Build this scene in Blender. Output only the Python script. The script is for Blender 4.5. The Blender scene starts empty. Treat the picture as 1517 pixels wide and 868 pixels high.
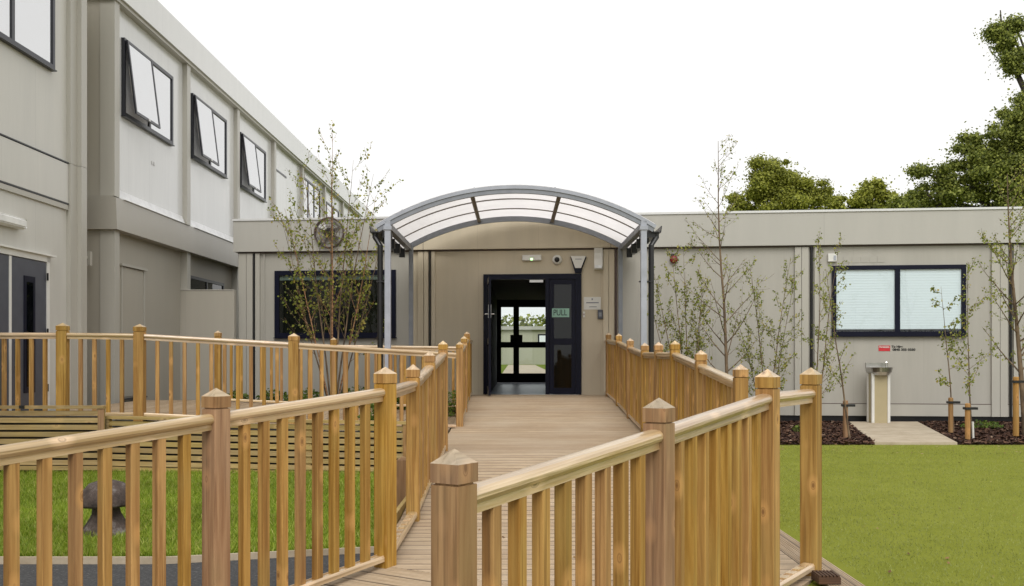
import bpy, math, random
import numpy as np
from mathutils import Matrix, Vector
random.seed(7); R = math.radians
sc = bpy.context.scene; COL = sc.collection
F, CX, HY = 1500.0, 764.0, 525.0
I4 = Matrix.Identity(4)
WM = {}
def T(x, y, z): return Matrix.Translation((x, y, z))
def RZ(a): return Matrix.Rotation(a, 4, 'Z')
def PX(px, Y): return (px - CX) * Y / F
def PZ(py, Y): return (HY - py) * Y / F

# ------------------------------------------------------------------ mesh builder
class MB:
    def __init__(s): s.v = []; s.f = []
    def add(s, v, f):
        o = len(s.v); s.v += [tuple(p) for p in v]; s.f += [tuple(i + o for i in q) for q in f]; return s
    def box(s, x0, x1, y0, y1, z0, z1, M=None):
        v = [(x, y, z) for z in (z0, z1) for x, y in ((x0, y0), (x1, y0), (x1, y1), (x0, y1))]
        if M is not None: v = [M @ Vector(p) for p in v]
        return s.add(v, [(3, 2, 1, 0), (4, 5, 6, 7), (0, 1, 5, 4), (1, 2, 6, 5), (2, 3, 7, 6), (3, 0, 4, 7)])
    def bbox(s, x0, x1, y0, y1, z0, z1, c=.004):       # box with chamfered edges
        rings = [(z0, c), (z0 + c, 0), (z1 - c, 0), (z1, c)]
        v = []; f = []
        for z, i in rings:
            a, b, d, e = x0 + i, x1 - i, y0 + i, y1 - i
            v += [(a + c, d, z), (b - c, d, z), (b, d + c, z), (b, e - c, z), (b - c, e, z), (a + c, e, z), (a, e - c, z), (a, d + c, z)]
        for r in range(3):
            for k in range(8): f.append((r*8 + k, r*8 + (k+1) % 8, r*8 + 8 + (k+1) % 8, r*8 + 8 + k))
        f.append(tuple(range(7, -1, -1))); f.append(tuple(range(24, 32)))
        return s.add(v, f)
    def prism(s, prof, x0, x1, taper=None):            # (y,z) profile along x
        n = len(prof); v = [(x0, y, z) for y, z in prof] + [(x1, y, z) for y, z in prof]
        f = [(k, k + n, (k+1) % n + n, (k+1) % n) for k in range(n)] + [tuple(range(n)), tuple(range(2*n-1, n-1, -1))]
        return s.add(v, f)
    def tube(s, pts, rad, n=8, cap=True):
        pts = [Vector(p) for p in pts]
        if not hasattr(rad, '__len__'): rad = [rad] * len(pts)
        v = []; f = []
        for i, p in enumerate(pts):
            d = (pts[min(i+1, len(pts)-1)] - pts[max(i-1, 0)]).normalized()
            a = d.orthogonal().normalized() if i == 0 else (a - d * a.dot(d)).normalized()
            b = d.cross(a)
            for k in range(n):
                t = 2*math.pi*k/n; v.append(p + (a*math.cos(t) + b*math.sin(t)) * rad[i])
        for i in range(len(pts)-1):
            for k in range(n): f.append((i*n+k, i*n+(k+1) % n, (i+1)*n+(k+1) % n, (i+1)*n+k))
        if cap: f.append(tuple(range(n-1, -1, -1))); f.append(tuple(range((len(pts)-1)*n, len(pts)*n)))
        return s.add(v, f)
    def lathe(s, prof, n=24, M=None, jit=0):
        v = []; f = []
        for r, z in prof:
            for k in range(n):
                t = 2*math.pi*k/n; rr = r * (1 + (random.uniform(-jit, jit) if jit else 0)); v.append(Vector((rr*math.cos(t), rr*math.sin(t), z)))
        if M is not None: v = [M @ p for p in v]
        for i in range(len(prof)-1):
            for k in range(n): f.append((i*n+k, i*n+(k+1) % n, (i+1)*n+(k+1) % n, (i+1)*n+k))
        f.append(tuple(range(n-1, -1, -1))); f.append(tuple(range((len(prof)-1)*n, len(prof)*n)))
        return s.add(v, f)
    def build(s, name, mat, parent=None, frame=I4, smooth=False, keep=False):
        me = bpy.data.meshes.new(name)
        V = np.array(s.v, dtype=float)
        if keep: base = np.zeros(3)
        else: base = np.array([(V[:, 0].min()+V[:, 0].max())/2, (V[:, 1].min()+V[:, 1].max())/2, V[:, 2].min()])
        me.from_pydata((V - base).tolist(), [], s.f); me.update()
        me.materials.append(mat)
        if smooth: me.polygons.foreach_set('use_smooth', [True]*len(me.polygons))
        o = bpy.data.objects.new(name, me); COL.objects.link(o)
        place(o, frame @ T(*base), parent); return o
def place(o, M, parent=None):
    WM[o.name] = M
    if parent is not None: o.parent = parent; M = WM[parent.name].inverted() @ M
    o.matrix_basis = M
def big(name, V, Fc, mat, parent=None, org=(0, 0, 0)):
    me = bpy.data.meshes.new(name); V = np.asarray(V, dtype=np.float32) - np.array(org, dtype=np.float32); Fc = np.asarray(Fc, dtype=np.int32)
    k = Fc.shape[1]; me.vertices.add(len(V)); me.vertices.foreach_set('co', V.ravel())
    me.loops.add(Fc.size); me.loops.foreach_set('vertex_index', Fc.ravel())
    me.polygons.add(len(Fc)); me.polygons.foreach_set('loop_start', np.arange(0, Fc.size, k, dtype=np.int32))
    me.update(calc_edges=True); me.validate(); me.materials.append(mat)
    o = bpy.data.objects.new(name, me); COL.objects.link(o); place(o, T(*org), parent); return o
def tag(o, label=None, cat=None, group=None, kind=None):
    for k, v in (('label', label), ('category', cat), ('group', group), ('kind', kind)):
        if v: o[k] = v
    return o
def thing(name, label, cat, M=I4, group=None):
    o = bpy.data.objects.new(name, None); COL.objects.link(o); o.empty_display_size = .2
    place(o, M if isinstance(M, Matrix) else T(*M)); return tag(o, label, cat, group)
def copyto(o, M, parent):
    c = o.copy(); COL.objects.link(c); place(c, M, parent); return c
def ST(o): return tag(o, kind='structure')

# ------------------------------------------------------------------ materials
class NT:
    def __init__(s, name):
        s.m = bpy.data.materials.new(name); s.m.use_nodes = True; s.t = s.m.node_tree; s.n = s.t.nodes; s.l = s.t.links
        s.b = s.n['Principled BSDF']; s.out = s.n['Material Output']
    def new(s, ty, **k):
        n = s.n.new(ty)
        for a, b in k.items():
            if a.startswith('i_'): n.inputs[a[2:].replace('_', ' ')].default_value = b
            else: setattr(n, a, b)
        return n
    def link(s, a, b): s.l.new(a, b)
    def coord(s, scale=(1, 1, 1), rnd=0, kind='Object', rot=(0, 0, 0)):
        tc = s.new('ShaderNodeTexCoord'); mp = s.new('ShaderNodeMapping'); mp.inputs['Scale'].default_value = scale; mp.inputs['Rotation'].default_value = rot
        s.link(tc.outputs[kind], mp.inputs['Vector'])
        if rnd:
            oi = s.new('ShaderNodeObjectInfo'); c = s.new('ShaderNodeVectorMath', operation='SCALE'); c.inputs[0].default_value = (37., 53., 71.)
            s.link(oi.outputs['Random'], c.inputs['Scale']); s.link(c.outputs[0], mp.inputs['Location'])
        return mp.outputs[0]
    def noise(s, vec, scale, detail=4, rough=.55, dist=0):
        n = s.new('ShaderNodeTexNoise'); n.inputs['Scale'].default_value = scale; n.inputs['Detail'].default_value = detail
        n.inputs['Roughness'].default_value = rough; n.inputs['Distortion'].default_value = dist
        if vec: s.link(vec, n.inputs['Vector'])
        return n.outputs['Fac']
    def ramp(s, fac, stops):
        r = s.new('ShaderNodeValToRGB'); e = r.color_ramp.elements
        while len(e) < len(stops): e.new(.5)
        for q, (p, c) in zip(e, stops): q.position = p; q.color = (*c, 1) if len(c) == 3 else c
        s.link(fac, r.inputs['Fac']); return r.outputs['Color']
    def mix(s, fac, a, b, mode='MIX'):
        m = s.new('ShaderNodeMix', data_type='RGBA', blend_type=mode)
        for v, k in ((fac, 0), (a, 6), (b, 7)):
            if isinstance(v, (int, float)): m.inputs[k].default_value = v
            elif isinstance(v, tuple): m.inputs[k].default_value = (*v, 1)
            else: s.link(v, m.inputs[k])
        return m.outputs[2]
    def math(s, op, a, b=0., c=None):
        m = s.new('ShaderNodeMath', operation=op)
        for k, v in enumerate((a, b) if c is None else (a, b, c)):
            if isinstance(v, (int, float)): m.inputs[k].default_value = v
            else: s.link(v, m.inputs[k])
        return m.outputs[0]
    def bump(s, h, strength=.3, dist=.01):
        b = s.new('ShaderNodeBump'); b.inputs['Strength'].default_value = strength; b.inputs['Distance'].default_value = dist
        s.link(h, b.inputs['Height']); s.link(b.outputs[0], s.b.inputs['Normal'])
    def base(s, c, rough=.5, metal=0, spec=.5):
        if isinstance(c, tuple): s.b.inputs['Base Color'].default_value = (*c, 1)
        else: s.link(c, s.b.inputs['Base Color'])
        s.b.inputs['Roughness'].default_value = rough; s.b.inputs['Metallic'].default_value = metal
        s.b.inputs['Specular IOR Level'].default_value = spec; return s
def plain(name, c, rough=.5, metal=0, spec=.5, var=.12, sc_=6):
    m = NT(name); f = m.noise(m.coord(rnd=1), sc_, 5)
    m.base(m.ramp(f, [(.3, tuple(x*(1-var) for x in c)), (.7, tuple(min(1, x*(1+var)) for x in c))]), rough, metal, spec); return m.m
def wood(name, a, b, knot, axis='Z', rough=.6, grey=0, spec=.35):
    m = NT(name)
    g = {'Z': (1, 1, .045), 'X': (.045, 1, 1)}[axis]
    v = m.coord(g, rnd=1)
    f1 = m.noise(v, 34, 6, .6, .4); f2 = m.noise(v, 130, 3, .6)
    rings = m.new('ShaderNodeTexWave', wave_type='BANDS', bands_direction='Y'); rings.inputs['Scale'].default_value = 7; rings.inputs['Distortion'].default_value = 9; rings.inputs['Detail'].default_value = 2; rings.inputs['Detail Scale'].default_value = 1.2
    m.link(v, rings.inputs['Vector'])
    c = m.ramp(f1, [(.36, a), (.62, b)])
    dk = tuple(x*.68 for x in a)
    c = m.mix(m.math('MULTIPLY', rings.outputs['Fac'], .42), c, dk)
    c = m.mix(m.math('MULTIPLY', f2, .42), c, dk)
    c = m.mix(m.ramp(m.noise(m.coord({'Z': (1, 1, .02), 'X': (.02, 1, 1)}[axis], rnd=1), 75, 2, .5), [(.56, (0, 0, 0)), (.66, (.55, .55, .55))]), c, tuple(x*.55 for x in a))
    oi = m.new('ShaderNodeObjectInfo')
    hv = m.new('ShaderNodeHueSaturation'); m.link(c, hv.inputs['Color'])
    m.link(m.math('MULTIPLY_ADD', oi.outputs['Random'], .26, .86), hv.inputs['Value'])
    fr = m.math('FRACT', m.math('MULTIPLY', oi.outputs['Random'], 17.3))
    m.link(m.math('MULTIPLY_ADD', fr, .16, .94), hv.inputs['Saturation'])
    m.link(m.math('MULTIPLY_ADD', fr, .012, .497), hv.inputs['Hue'])
    c = hv.outputs['Color']
    # green preservative blotches
    big_ = m.noise(m.coord((1, 1, .4), rnd=1), 5, 2)
    c = m.mix(m.ramp(big_, [(.52, (0, 0, 0)), (.72, (.35, .35, .35) if axis == 'Z' else (.1, .1, .1))]), c, tuple((.62*b[0], .74*b[1], .62*b[2])))
    # knots
    vk = m.new('ShaderNodeTexVoronoi', feature='F1'); vk.inputs['Scale'].default_value = 7.0
    kv = m.coord({'Z': (1, 1, .55), 'X': (.55, 1, 1)}[axis], rnd=1)
    m.link(kv, vk.inputs['Vector'])
    kf = m.ramp(vk.outputs['Distance'], [(.10, (1, 1, 1)), (.16, (.7, .7, .7)), (.27, (0, 0, 0))])
    c = m.mix(m.math('MULTIPLY', kf, .55), c, tuple(min(1, x*1.12) for x in (b[0], b[1]*.93, b[2]*.9)))
    kr = m.ramp(vk.outputs['Distance'], [(.035, (1, 1, 1)), (.06, (.5, .5, .5)), (.075, (.15, .15, .15)), (.085, (.75, .75, .75)), (.105, (0, 0, 0))])
    c = m.mix(m.math('MULTIPLY', kr, .7), c, knot)
    if grey:
        gf = m.noise(m.coord((1, 1, .3), rnd=1), 6, 3)
        c = m.mix(m.ramp(gf, [(.4, (0, 0, 0)), (.75, (grey, grey, grey))]), c, (.34, .30, .24))
    m.base(c, rough, 0, spec); m.bump(m.math('ADD', f2, m.math('MULTIPLY', f1, .6)), .5, .004); return m.m
GA, GB, GK = (.34, .168, .048), (.60, .355, .125), (.12, .045, .014)
W_Z = wood('golden_pine', GA, GB, GK, 'Z')
W_X = wood('golden_pine_rail', (.56, .36, .18), (.82, .62, .39), GK, 'X', .3, 0, 1.)
W_X.node_tree.nodes['Principled BSDF'].inputs['Coat Weight'].default_value = .6; W_X.node_tree.nodes['Principled BSDF'].inputs['Coat Roughness'].default_value = .22
W_ZB = wood('weathered_pine', (.30, .155, .068), (.48, .285, .14), (.13, .06, .028), 'Z', .7, .10)
W_CAP = wood('pale_cap_wood', (.44, .33, .21), (.62, .49, .34), GK, 'X', .6, .6)
W_SLAT = wood('planter_slat_wood', (.40, .27, .11), (.58, .42, .19), GK, 'X', .65, .2)
W_STK = wood('stake_wood', (.40, .20, .06), (.55, .31, .11), GK, 'Z', .7)
W_DARK = wood('dark_wood', (.07, .035, .018), (.12, .06, .03), (.03, .01, .01), 'X', .7)
def deckmat():
    m = NT('grooved_deck_boards')
    tc = m.new('ShaderNodeTexCoord'); sp = m.new('ShaderNodeSeparateXYZ'); m.link(tc.outputs['Object'], sp.inputs[0])
    row = m.math('FLOOR', m.math('DIVIDE', sp.outputs['Y'], .145))
    wn = m.new('ShaderNodeTexWhiteNoise', noise_dimensions='1D'); m.link(row, wn.inputs['W'])
    cb = m.new('ShaderNodeCombineXYZ'); m.link(m.math('MULTIPLY_ADD', row, 3.7, sp.outputs['X']), cb.inputs[0]); m.link(m.math('MULTIPLY', sp.outputs['Y'], 14), cb.inputs[1])
    f = m.noise(cb.outputs[0], 2.2, 6, .65)
    c = m.ramp(f, [(.3, (.33, .235, .14)), (.7, (.64, .50, .34))])
    c = m.mix(m.math('MULTIPLY', wn.outputs['Value'], .6), c, (.33, .225, .14))
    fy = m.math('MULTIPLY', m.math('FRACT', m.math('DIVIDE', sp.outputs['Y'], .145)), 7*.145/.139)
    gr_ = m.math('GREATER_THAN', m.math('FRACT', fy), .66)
    c = m.mix(m.math('MULTIPLY', gr_, .6), c, (.15, .105, .065))  # darker groove lines: shade in the grooves put into the board colour
    f9 = m.noise(cb.outputs[0], 11, 5, .7)
    c = m.mix(m.ramp(f9, [(.5, (0, 0, 0)), (.72, (.6, .6, .6))]), c, (.24, .165, .10))
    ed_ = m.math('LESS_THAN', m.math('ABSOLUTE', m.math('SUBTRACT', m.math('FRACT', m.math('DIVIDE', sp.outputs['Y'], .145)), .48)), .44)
    c = m.mix(m.math('MULTIPLY', m.math('SUBTRACT', 1, ed_), .75), c, (.09, .06, .04))  # board edges darkened in colour to stand for shade in the gaps
    st = m.noise(m.coord((1, 1, 1)), 1.3, 4)
    c = m.mix(m.ramp(st, [(.42, (0, 0, 0)), (.75, (.45, .45, .45))]), c, (.48, .40, .30))
    m.base(c, .55, 0, .3); m.bump(m.noise(cb.outputs[0], 9, 4), .3, .003); return m.m
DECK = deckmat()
def wallmat(name, c, rough=.38, pitch=.6, seam=.5, streak=.10, off=0.):
    m = NT(name)
    tc = m.new('ShaderNodeTexCoord'); sp = m.new('ShaderNodeSeparateXYZ'); m.link(tc.outputs['Object'], sp.inputs[0])
    fr = m.math('FRACT', m.math('DIVIDE', m.math('ADD', sp.outputs['X'], 50 + off), pitch))
    ln = m.math('LESS_THAN', m.math('ABSOLUTE', m.math('SUBTRACT', fr, .5)), .008/pitch*.5)
    s1 = m.noise(m.coord((1, 1, .12)), 3.5, 6, .65)
    s2 = m.noise(m.coord((1, 1, .05)), 14, 4, .6)
    s3 = m.noise(m.coord((1, 1, 1)), .7, 3)
    col = m.ramp(s1, [(.25, tuple(x*(1-streak) for x in c)), (.75, tuple(x*(1+streak) for x in c))])
    col = m.mix(m.math('MULTIPLY', s2, .3), col, tuple(x*.8 for x in c))
    col = m.mix(m.math('MULTIPLY', s3, .2), col, (c[0]*.9, c[1]*.92, c[2]*.86))
    if seam: col = m.mix(m.math('MULTIPLY', ln, seam), col, tuple(x*.62 for x in c))
    m.base(col, rough, 0, .5)
    m.link(m.math('MULTIPLY_ADD', s1, .25, rough-.1), m.b.inputs['Roughness'])
    m.bump(m.math('ADD', m.math('MULTIPLY', s3, 1.), m.math('MULTIPLY', ln, -.15)), .12, .02); return m.m
WALL = wallmat('grey_beige_panel', (.425, .405, .36), .42, 1.24, .25)
WALLW = wallmat('canopy_tinted_panel', (.60, .52, .39), .45, 1.16, .3)  # wall sheet copy with the warm light under the canopy put into its colour
FASC = wallmat('grey_fascia_sheet', (.465, .45, .41), .38, 3.6, .6, .05, 1.4)
PILA = wallmat('pilaster_sheet', (.455, .435, .385), .36, 9, 0, .06)
PILW = wallmat('canopy_tinted_pilaster', (.61, .53, .40), .42, 9, 0, .06)  # same warm canopy light put into the pilaster colour
LWALL = wallmat('left_block_panel', (.68, .68, .67), .17, .95, .45, .06, .3)
LFASC = wallmat('left_fascia_sheet', (.70, .70, .695), .18, 3.53, .5, .04, 1.)
for q_ in (LWALL, LFASC): q_.node_tree.nodes['Principled BSDF'].inputs['Specular IOR Level'].default_value = .9
NWALL = wallmat('near_block_panel', (.60, .585, .54), .32, .95, .4, .08, .3)
LLOW = wallmat('left_ground_floor_panel', (.42, .39, .33), .45, .95, .3, .06, .3)
LEDGE = wallmat('ledge_sheet', (.40, .375, .325), .35, 3.53, .4, .06)
FLASH = plain('white_flashing', (.72, .72, .72), .3)
NAVY = plain('navy_frame_paint', (.004, .005, .017), .4, 0, .2)
DGREY = plain('dark_grey_frame_paint', (.018, .019, .026), .35)
BLACK = plain('black_plastic', (.012, .012, .013), .35)
DDOOR = plain('slate_door_paint', (.075, .08, .10), .4)
STEELG = plain('grey_powder_coat', (.23, .245, .275), .38)
STEELL = plain('light_grey_powder_coat', (.36, .38, .43), .38)
STAIN = plain('stainless_steel', (.5, .49, .47), .28, 1)
WHITEP = plain('white_plastic', (.72, .71, .67), .4, var=.04)
RED = plain('red_plastic', (.20, .012, .01), .4)
SIGNR = plain('sign_red', (.55, .02, .03), .5)
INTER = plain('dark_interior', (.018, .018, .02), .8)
CORR = plain('corridor_lining', (.05, .05, .055), .8)
CFLR = plain('corridor_floor', (.10, .13, .19), .35)
BARG = plain('brown_grey_bar', (.20, .175, .155), .45)
PIPEB = plain('brown_pipe', (.10, .07, .06), .5)
CONC = NT('concrete_slab'); _v = CONC.coord(); _f = CONC.noise(_v, 3, 8, .7)
CONC.base(CONC.ramp(_f, [(.3, (.36, .29, .20)), (.7, (.54, .46, .35))]), .85); CONC.bump(CONC.noise(_v, 60, 5), .3, .005); CONC = CONC.m
ASPH = NT('asphalt'); _v = ASPH.coord(); _f = ASPH.noise(_v, 55, 4, .8)
ASPH.base(ASPH.ramp(_f, [(.35, (.025, .025, .027)), (.6, (.06, .06, .062)), (.74, (.3, .29, .28))]), .85); ASPH.bump(_f, .6, .006); ASPH = ASPH.m
def glassmat(name, r0=.05, tint=(.93, .96, .96)):
    m = NT(name); lw = m.new('ShaderNodeLayerWeight'); lw.inputs['Blend'].default_value = .5; ge = m.new('ShaderNodeNewGeometry')
    fac = m.math('MULTIPLY_ADD', m.math('POWER', lw.outputs['Facing'], 5), 1-r0, r0)
    fac = m.math('MULTIPLY', fac, m.math('SUBTRACT', 1, ge.outputs['Backfacing']))
    tr = m.new('ShaderNodeBsdfTransparent'); tr.inputs['Color'].default_value = (*tint, 1)
    gl = m.new('ShaderNodeBsdfGlossy'); gl.inputs['Roughness'].default_value = .02
    n = m.noise(m.coord(), 1.6, 2); b = m.new('ShaderNodeBump'); b.inputs['Strength'].default_value = .03; b.inputs['Distance'].default_value = .008
    m.link(n, b.inputs['Height']); m.link(b.outputs[0], gl.inputs['Normal'])
    mx = m.new('ShaderNodeMixShader'); m.link(fac, mx.inputs[0]); m.link(tr.outputs[0], mx.inputs[1]); m.link(gl.outputs[0], mx.inputs[2])
    m.link(mx.outputs[0], m.out.inputs['Surface']); return m.m
GLASS = glassmat('window_glass'); GLASSW = glassmat('mirroring_window_glass', .045, (.6, .65, .62)); GLASSR = glassmat('coated_window_glass', .82, (.93, .97, 1.)); GLASSD = glassmat('dim_glass', .04, (.5, .55, .55))
def blindmat(name, c):
    m = NT(name); w = m.new('ShaderNodeTexWave', wave_type='BANDS', bands_direction='Z'); w.inputs['Scale'].default_value = 6.5; w.inputs['Distortion'].default_value = .4
    m.link(m.coord(), w.inputs['Vector'])
    m.base(m.mix(m.math('MULTIPLY', w.outputs['Fac'], .05), c, tuple(x*.72 for x in c)), .6); m.bump(w.outputs['Fac'], .3, .006); return m.m
BLIND = blindmat('white_blind', (.86, .89, .93)); BLINDW = blindmat('pale_blind', (.78, .78, .8))
def polyc():
    m = NT('opal_polycarbonate'); m.base((.80, .785, .78), .35)
    tr = m.new('ShaderNodeBsdfTranslucent'); tr.inputs['Color'].default_value = (.86, .80, .80, 1)
    mx = m.new('ShaderNodeMixShader'); mx.inputs[0].default_value = .85
    f = m.noise(m.coord((1, 1, 1)), 2, 3); m.link(m.ramp(f, [(.3, (.90, .885, .88)), (.7, (.95, .935, .93))]), tr.inputs['Color'])
    m.link(m.b.outputs[0], mx.inputs[1]); m.link(tr.outputs[0], mx.inputs[2]); m.link(mx.outputs[0], m.out.inputs['Surface']); return m.m
POLY = polyc()
def leafmat(name, stops, transl=.35, rough=.5):
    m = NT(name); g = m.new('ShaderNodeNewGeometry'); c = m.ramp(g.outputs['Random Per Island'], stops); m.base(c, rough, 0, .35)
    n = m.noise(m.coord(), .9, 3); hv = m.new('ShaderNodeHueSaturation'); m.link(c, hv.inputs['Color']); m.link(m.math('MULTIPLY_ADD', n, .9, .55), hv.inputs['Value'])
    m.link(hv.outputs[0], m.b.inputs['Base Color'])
    tr = m.new('ShaderNodeBsdfTranslucent'); m.link(hv.outputs[0], tr.inputs['Color'])
    mx = m.new('ShaderNodeMixShader'); mx.inputs[0].default_value = transl
    m.link(m.b.outputs[0], mx.inputs[1]); m.link(tr.outputs[0], mx.inputs[2]); m.link(mx.outputs[0], m.out.inputs['Surface']); return m.m
L_BIRCH = leafmat('birch_leaf', [(0, (.12, .16, .02)), (.45, (.23, .27, .04)), (.8, (.37, .39, .08)), (1, (.44, .35, .08))])
L_TREE = leafmat('oak_leaf', [(0, (.12, .145, .018)), (.5, (.29, .31, .04)), (1, (.50, .51, .10))], .45)
L_TREE2 = leafmat('dark_oak_leaf', [(0, (.075, .10, .018)), (.5, (.21, .25, .045)), (1, (.42, .45, .10))], .5)
L_GRASS = leafmat('lawn_blade', [(0, (.15, .22, .015)), (.5, (.26, .36, .03)), (.85, (.38, .46, .06)), (1, (.55, .50, .17))], .35)
L_TURF = leafmat('turf_fibre', [(0, (.21, .235, .055)), (.5, (.27, .30, .072)), (1, (.34, .37, .11))], .3)
L_SHR = leafmat('shrub_leaf', [(0, (.05, .09, .015)), (.6, (.13, .2, .03)), (1, (.26, .34, .06))])
BARK = NT('young_birch_bark'); _f = BARK.noise(BARK.coord((1, 1, .5)), 9, 5)
BARK.base(BARK.ramp(_f, [(.35, (.075, .05, .03)), (.6, (.19, .13, .075)), (.8, (.3, .24, .16))]), .8); BARK = BARK.m
BARKO = NT('orange_birch_bark'); _f = BARKO.noise(BARKO.coord((1, 1, 2)), 14, 5)
BARKO.base(BARKO.ramp(_f, [(.35, (.13, .065, .03)), (.55, (.36, .19, .09)), (.75, (.5, .36, .22))]), .75); BARKO = BARKO.m
BARKD = plain('dark_bark', (.05, .042, .03), .9, var=.4)
def groundmat(name, stops, s1, s2, bump=.6, bd=.02):
    m = NT(name); v = m.coord(); a = m.noise(v, s1, 6, .7); b = m.noise(v, s2, 4, .7)
    c = m.mix(.5, m.ramp(a, stops), m.ramp(b, stops)); m.base(c, .95, 0, .1); m.bump(b, bump, bd); return m.m
G_LAWN = groundmat('lawn_soil', [(.3, (.07, .10, .012)), (.55, (.15, .20, .02)), (.8, (.27, .28, .06))], 2, 60)
G_TURF = groundmat('turf_backing', [(.25, (.17, .195, .022)), (.5, (.24, .265, .035)), (.8, (.31, .33, .06))], 3, 160, .7)
G_MUL = groundmat('bark_mulch', [(.3, (.012, .007, .006)), (.5, (.045, .025, .02)), (.75, (.11, .065, .05))], 20, 90, 1, .03)
G_FAR = groundmat('rough_ground', [(.3, (.05, .06, .02)), (.7, (.12, .13, .05))], .5, 8)
CHIP = leafmat('bark_chip', [(0, (.02, .008, .005)), (.6, (.06, .027, .016)), (.95, (.12, .06, .035)), (1, (.36, .26, .18))], 0, .9)

# ------------------------------------------------------------------ setting: ground
GL, GR = -1.40, -1.25
def sheet(name, pts, mat, z=None, th=None):
    m = MB(); n = len(pts); P = [(p[0], p[1], p[2] if z is None else z) for p in pts]
    if th: m.add(P + [(a, b, c - th) for a, b, c in P], [tuple(range(n)), tuple(range(2*n-1, n-1, -1))] + [(k, k+n, (k+1) % n+n, (k+1) % n) for k in range(n)])
    else: m.add(P, [tuple(range(n))])
    return ST(m.build(name, mat))
sheet('ground', [(-300, -100, 0), (300, -100, 0), (300, 500, 0), (-300, 500, 0)], G_FAR, -1.47)
sheet('lawn', [(-9, 6.95, 0), (-2.4, 6.95, 0), (-.9, 7.35, 0), (-.9, 12.2, 0), (-9, 12.2, 0)], G_LAWN, GL, .06)
sheet('asphalt_path', [(-9, -3, 0), (-.6, -3, 0), (-.9, 7.34, 0), (-2.4, 6.9, 0), (-9, 6.9, 0)], ASPH, GL-.03, .03)
sheet('lawn_edging', [(-9, 6.93, 0), (-2.4, 6.935, 0), (-.9, 7.335, 0), (-.9, 7.36, 0), (-2.4, 6.96, 0), (-9, 6.96, 0)], CONC, GL+.012, .06)
sheet('artificial_turf', [(1.2, -6, 0), (40, -6, 0), (40, 14.0, 0), (1.2, 14.0, 0)], G_TURF, GR, .15)
sheet('turf_by_ramp', [(-.2, -6, 0), (1.199, -6, 0), (1.199, 4.2, 0), (.2, 2.2, 0)], G_TURF, GR-.15, .05)
sheet('mulch_bed', [(1.9, 14.0, 0), (40, 14.0, 0), (40, 18.6, 0), (1.9, 18.9, 0)], G_MUL, GR+.012, .1)
sheet('planting_bed', [(-6.3, 16.7, 0), (-.95, 16.7, 0), (-.95, 19.1, 0), (-6.3, 19.6, 0)], G_MUL, -.95, .3)
slab = MB()
_q = [(4.96, 13.98), (6.10, 13.98), (7.28, 18.35), (6.0, 18.35)]
def lerp(a, b, t): return tuple(x+(y-x)*t for x, y in zip(a, b))
for i in range(3):
    t0, t1 = i/3+.003, (i+1)/3-.003; c = [lerp(_q[0], _q[3], t0), lerp(_q[1], _q[2], t0), lerp(_q[1], _q[2], t1), lerp(_q[0], _q[3], t1)]
    slab.add([(x, y, GR+.035) for x, y in c]+[(x, y, GR-.02) for x, y in c], [(0, 1, 2, 3), (0, 4, 5, 1), (1, 5, 6, 2), (2, 6, 7, 3), (3, 7, 4, 0)])
ST(slab.build('slab_path', CONC))

# blades and chips (uncountable)
def blades(name, n, region, z, h, w, mat, lean=.5, seed=1):
    rg = np.random.default_rng(seed); (x0, x1, y0, y1) = region
    y = y0 + (y1-y0)*rg.random(n)**1.35; x = x0+(x1-x0)*rg.random(n)
    keep = np.ones(n, bool)
    if name.startswith('lawn'): keep &= y > np.where(x > -2.4, 6.98+(x+2.4)*.27, 6.98)
    x, y = x[keep], y[keep]; n = len(x)
    a = rg.random(n)*2*np.pi; hh = h*(.5+rg.random(n)); lx, ly = (rg.random(n)-.5)*2*lean*hh, (rg.random(n)-.5)*2*lean*hh
    dx, dy = np.cos(a)*w/2, np.sin(a)*w/2; zz = np.full(n, z)
    V = np.empty((n, 3, 3)); V[:, 0] = np.c_[x-dx, y-dy, zz]; V[:, 1] = np.c_[x+dx, y+dy, zz]; V[:, 2] = np.c_[x+lx, y+ly, zz+hh]
    return tag(big(name, V.reshape(-1, 3), np.arange(3*n).reshape(-1, 3), mat), kind='stuff')
tag(blades('lawn_grass', 150000, (-8, -.95, 6.97, 12.0), GL, .045, .009, L_GRASS, .8, 3), 'bright green mown grass of the left lawn', 'grass')
tag(blades('turf_pile', 190000, (1.95, 12.5, 4.6, 13.97), GR, .012, .005, L_TURF, .9, 4), 'short even green pile of the right lawn', 'grass')
def chips(n, reg, z, seed):
    rg = np.random.default_rng(seed); x = reg[0]+(reg[1]-reg[0])*rg.random(n); y = reg[2]+(reg[3]-reg[2])*rg.random(n)
    t = (y-13.98)/(18.35-13.98); xa = 4.96+(6.0-4.96)*t; xb = 6.10+(7.28-6.10)*t; k = ~((x > xa-.03+.05*rg.random(n)) & (x < xb+.03)); x, y = x[k], y[k]; n = len(x)
    a = rg.random(n)*6.28; L = .014+.03*rg.random(n); W = .006+.012*rg.random(n); ca, sa = np.cos(a), np.sin(a); tz = (rg.random(n)-.5)*.05; zz = z+.012+.02*rg.random(n)
    V = np.empty((n, 4, 3))
    for i, (u, w) in enumerate(((-1, -1), (1, -1), (1, 1), (-1, 1))): V[:, i] = np.c_[x+u*L*ca-w*W*sa, y+u*L*sa+w*W*ca, zz+u*tz*.5+w*.006]
    return V.reshape(-1, 3), np.arange(4*n).reshape(-1, 4)
V_, F_ = chips(34000, (1.9, 12, 13.93, 18.4), GR+.012, 5)
tag(big('bark_chips', V_, F_, CHIP), 'dark brown bark chips covering the bed under the young trees', 'mulch', kind='stuff')

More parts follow.
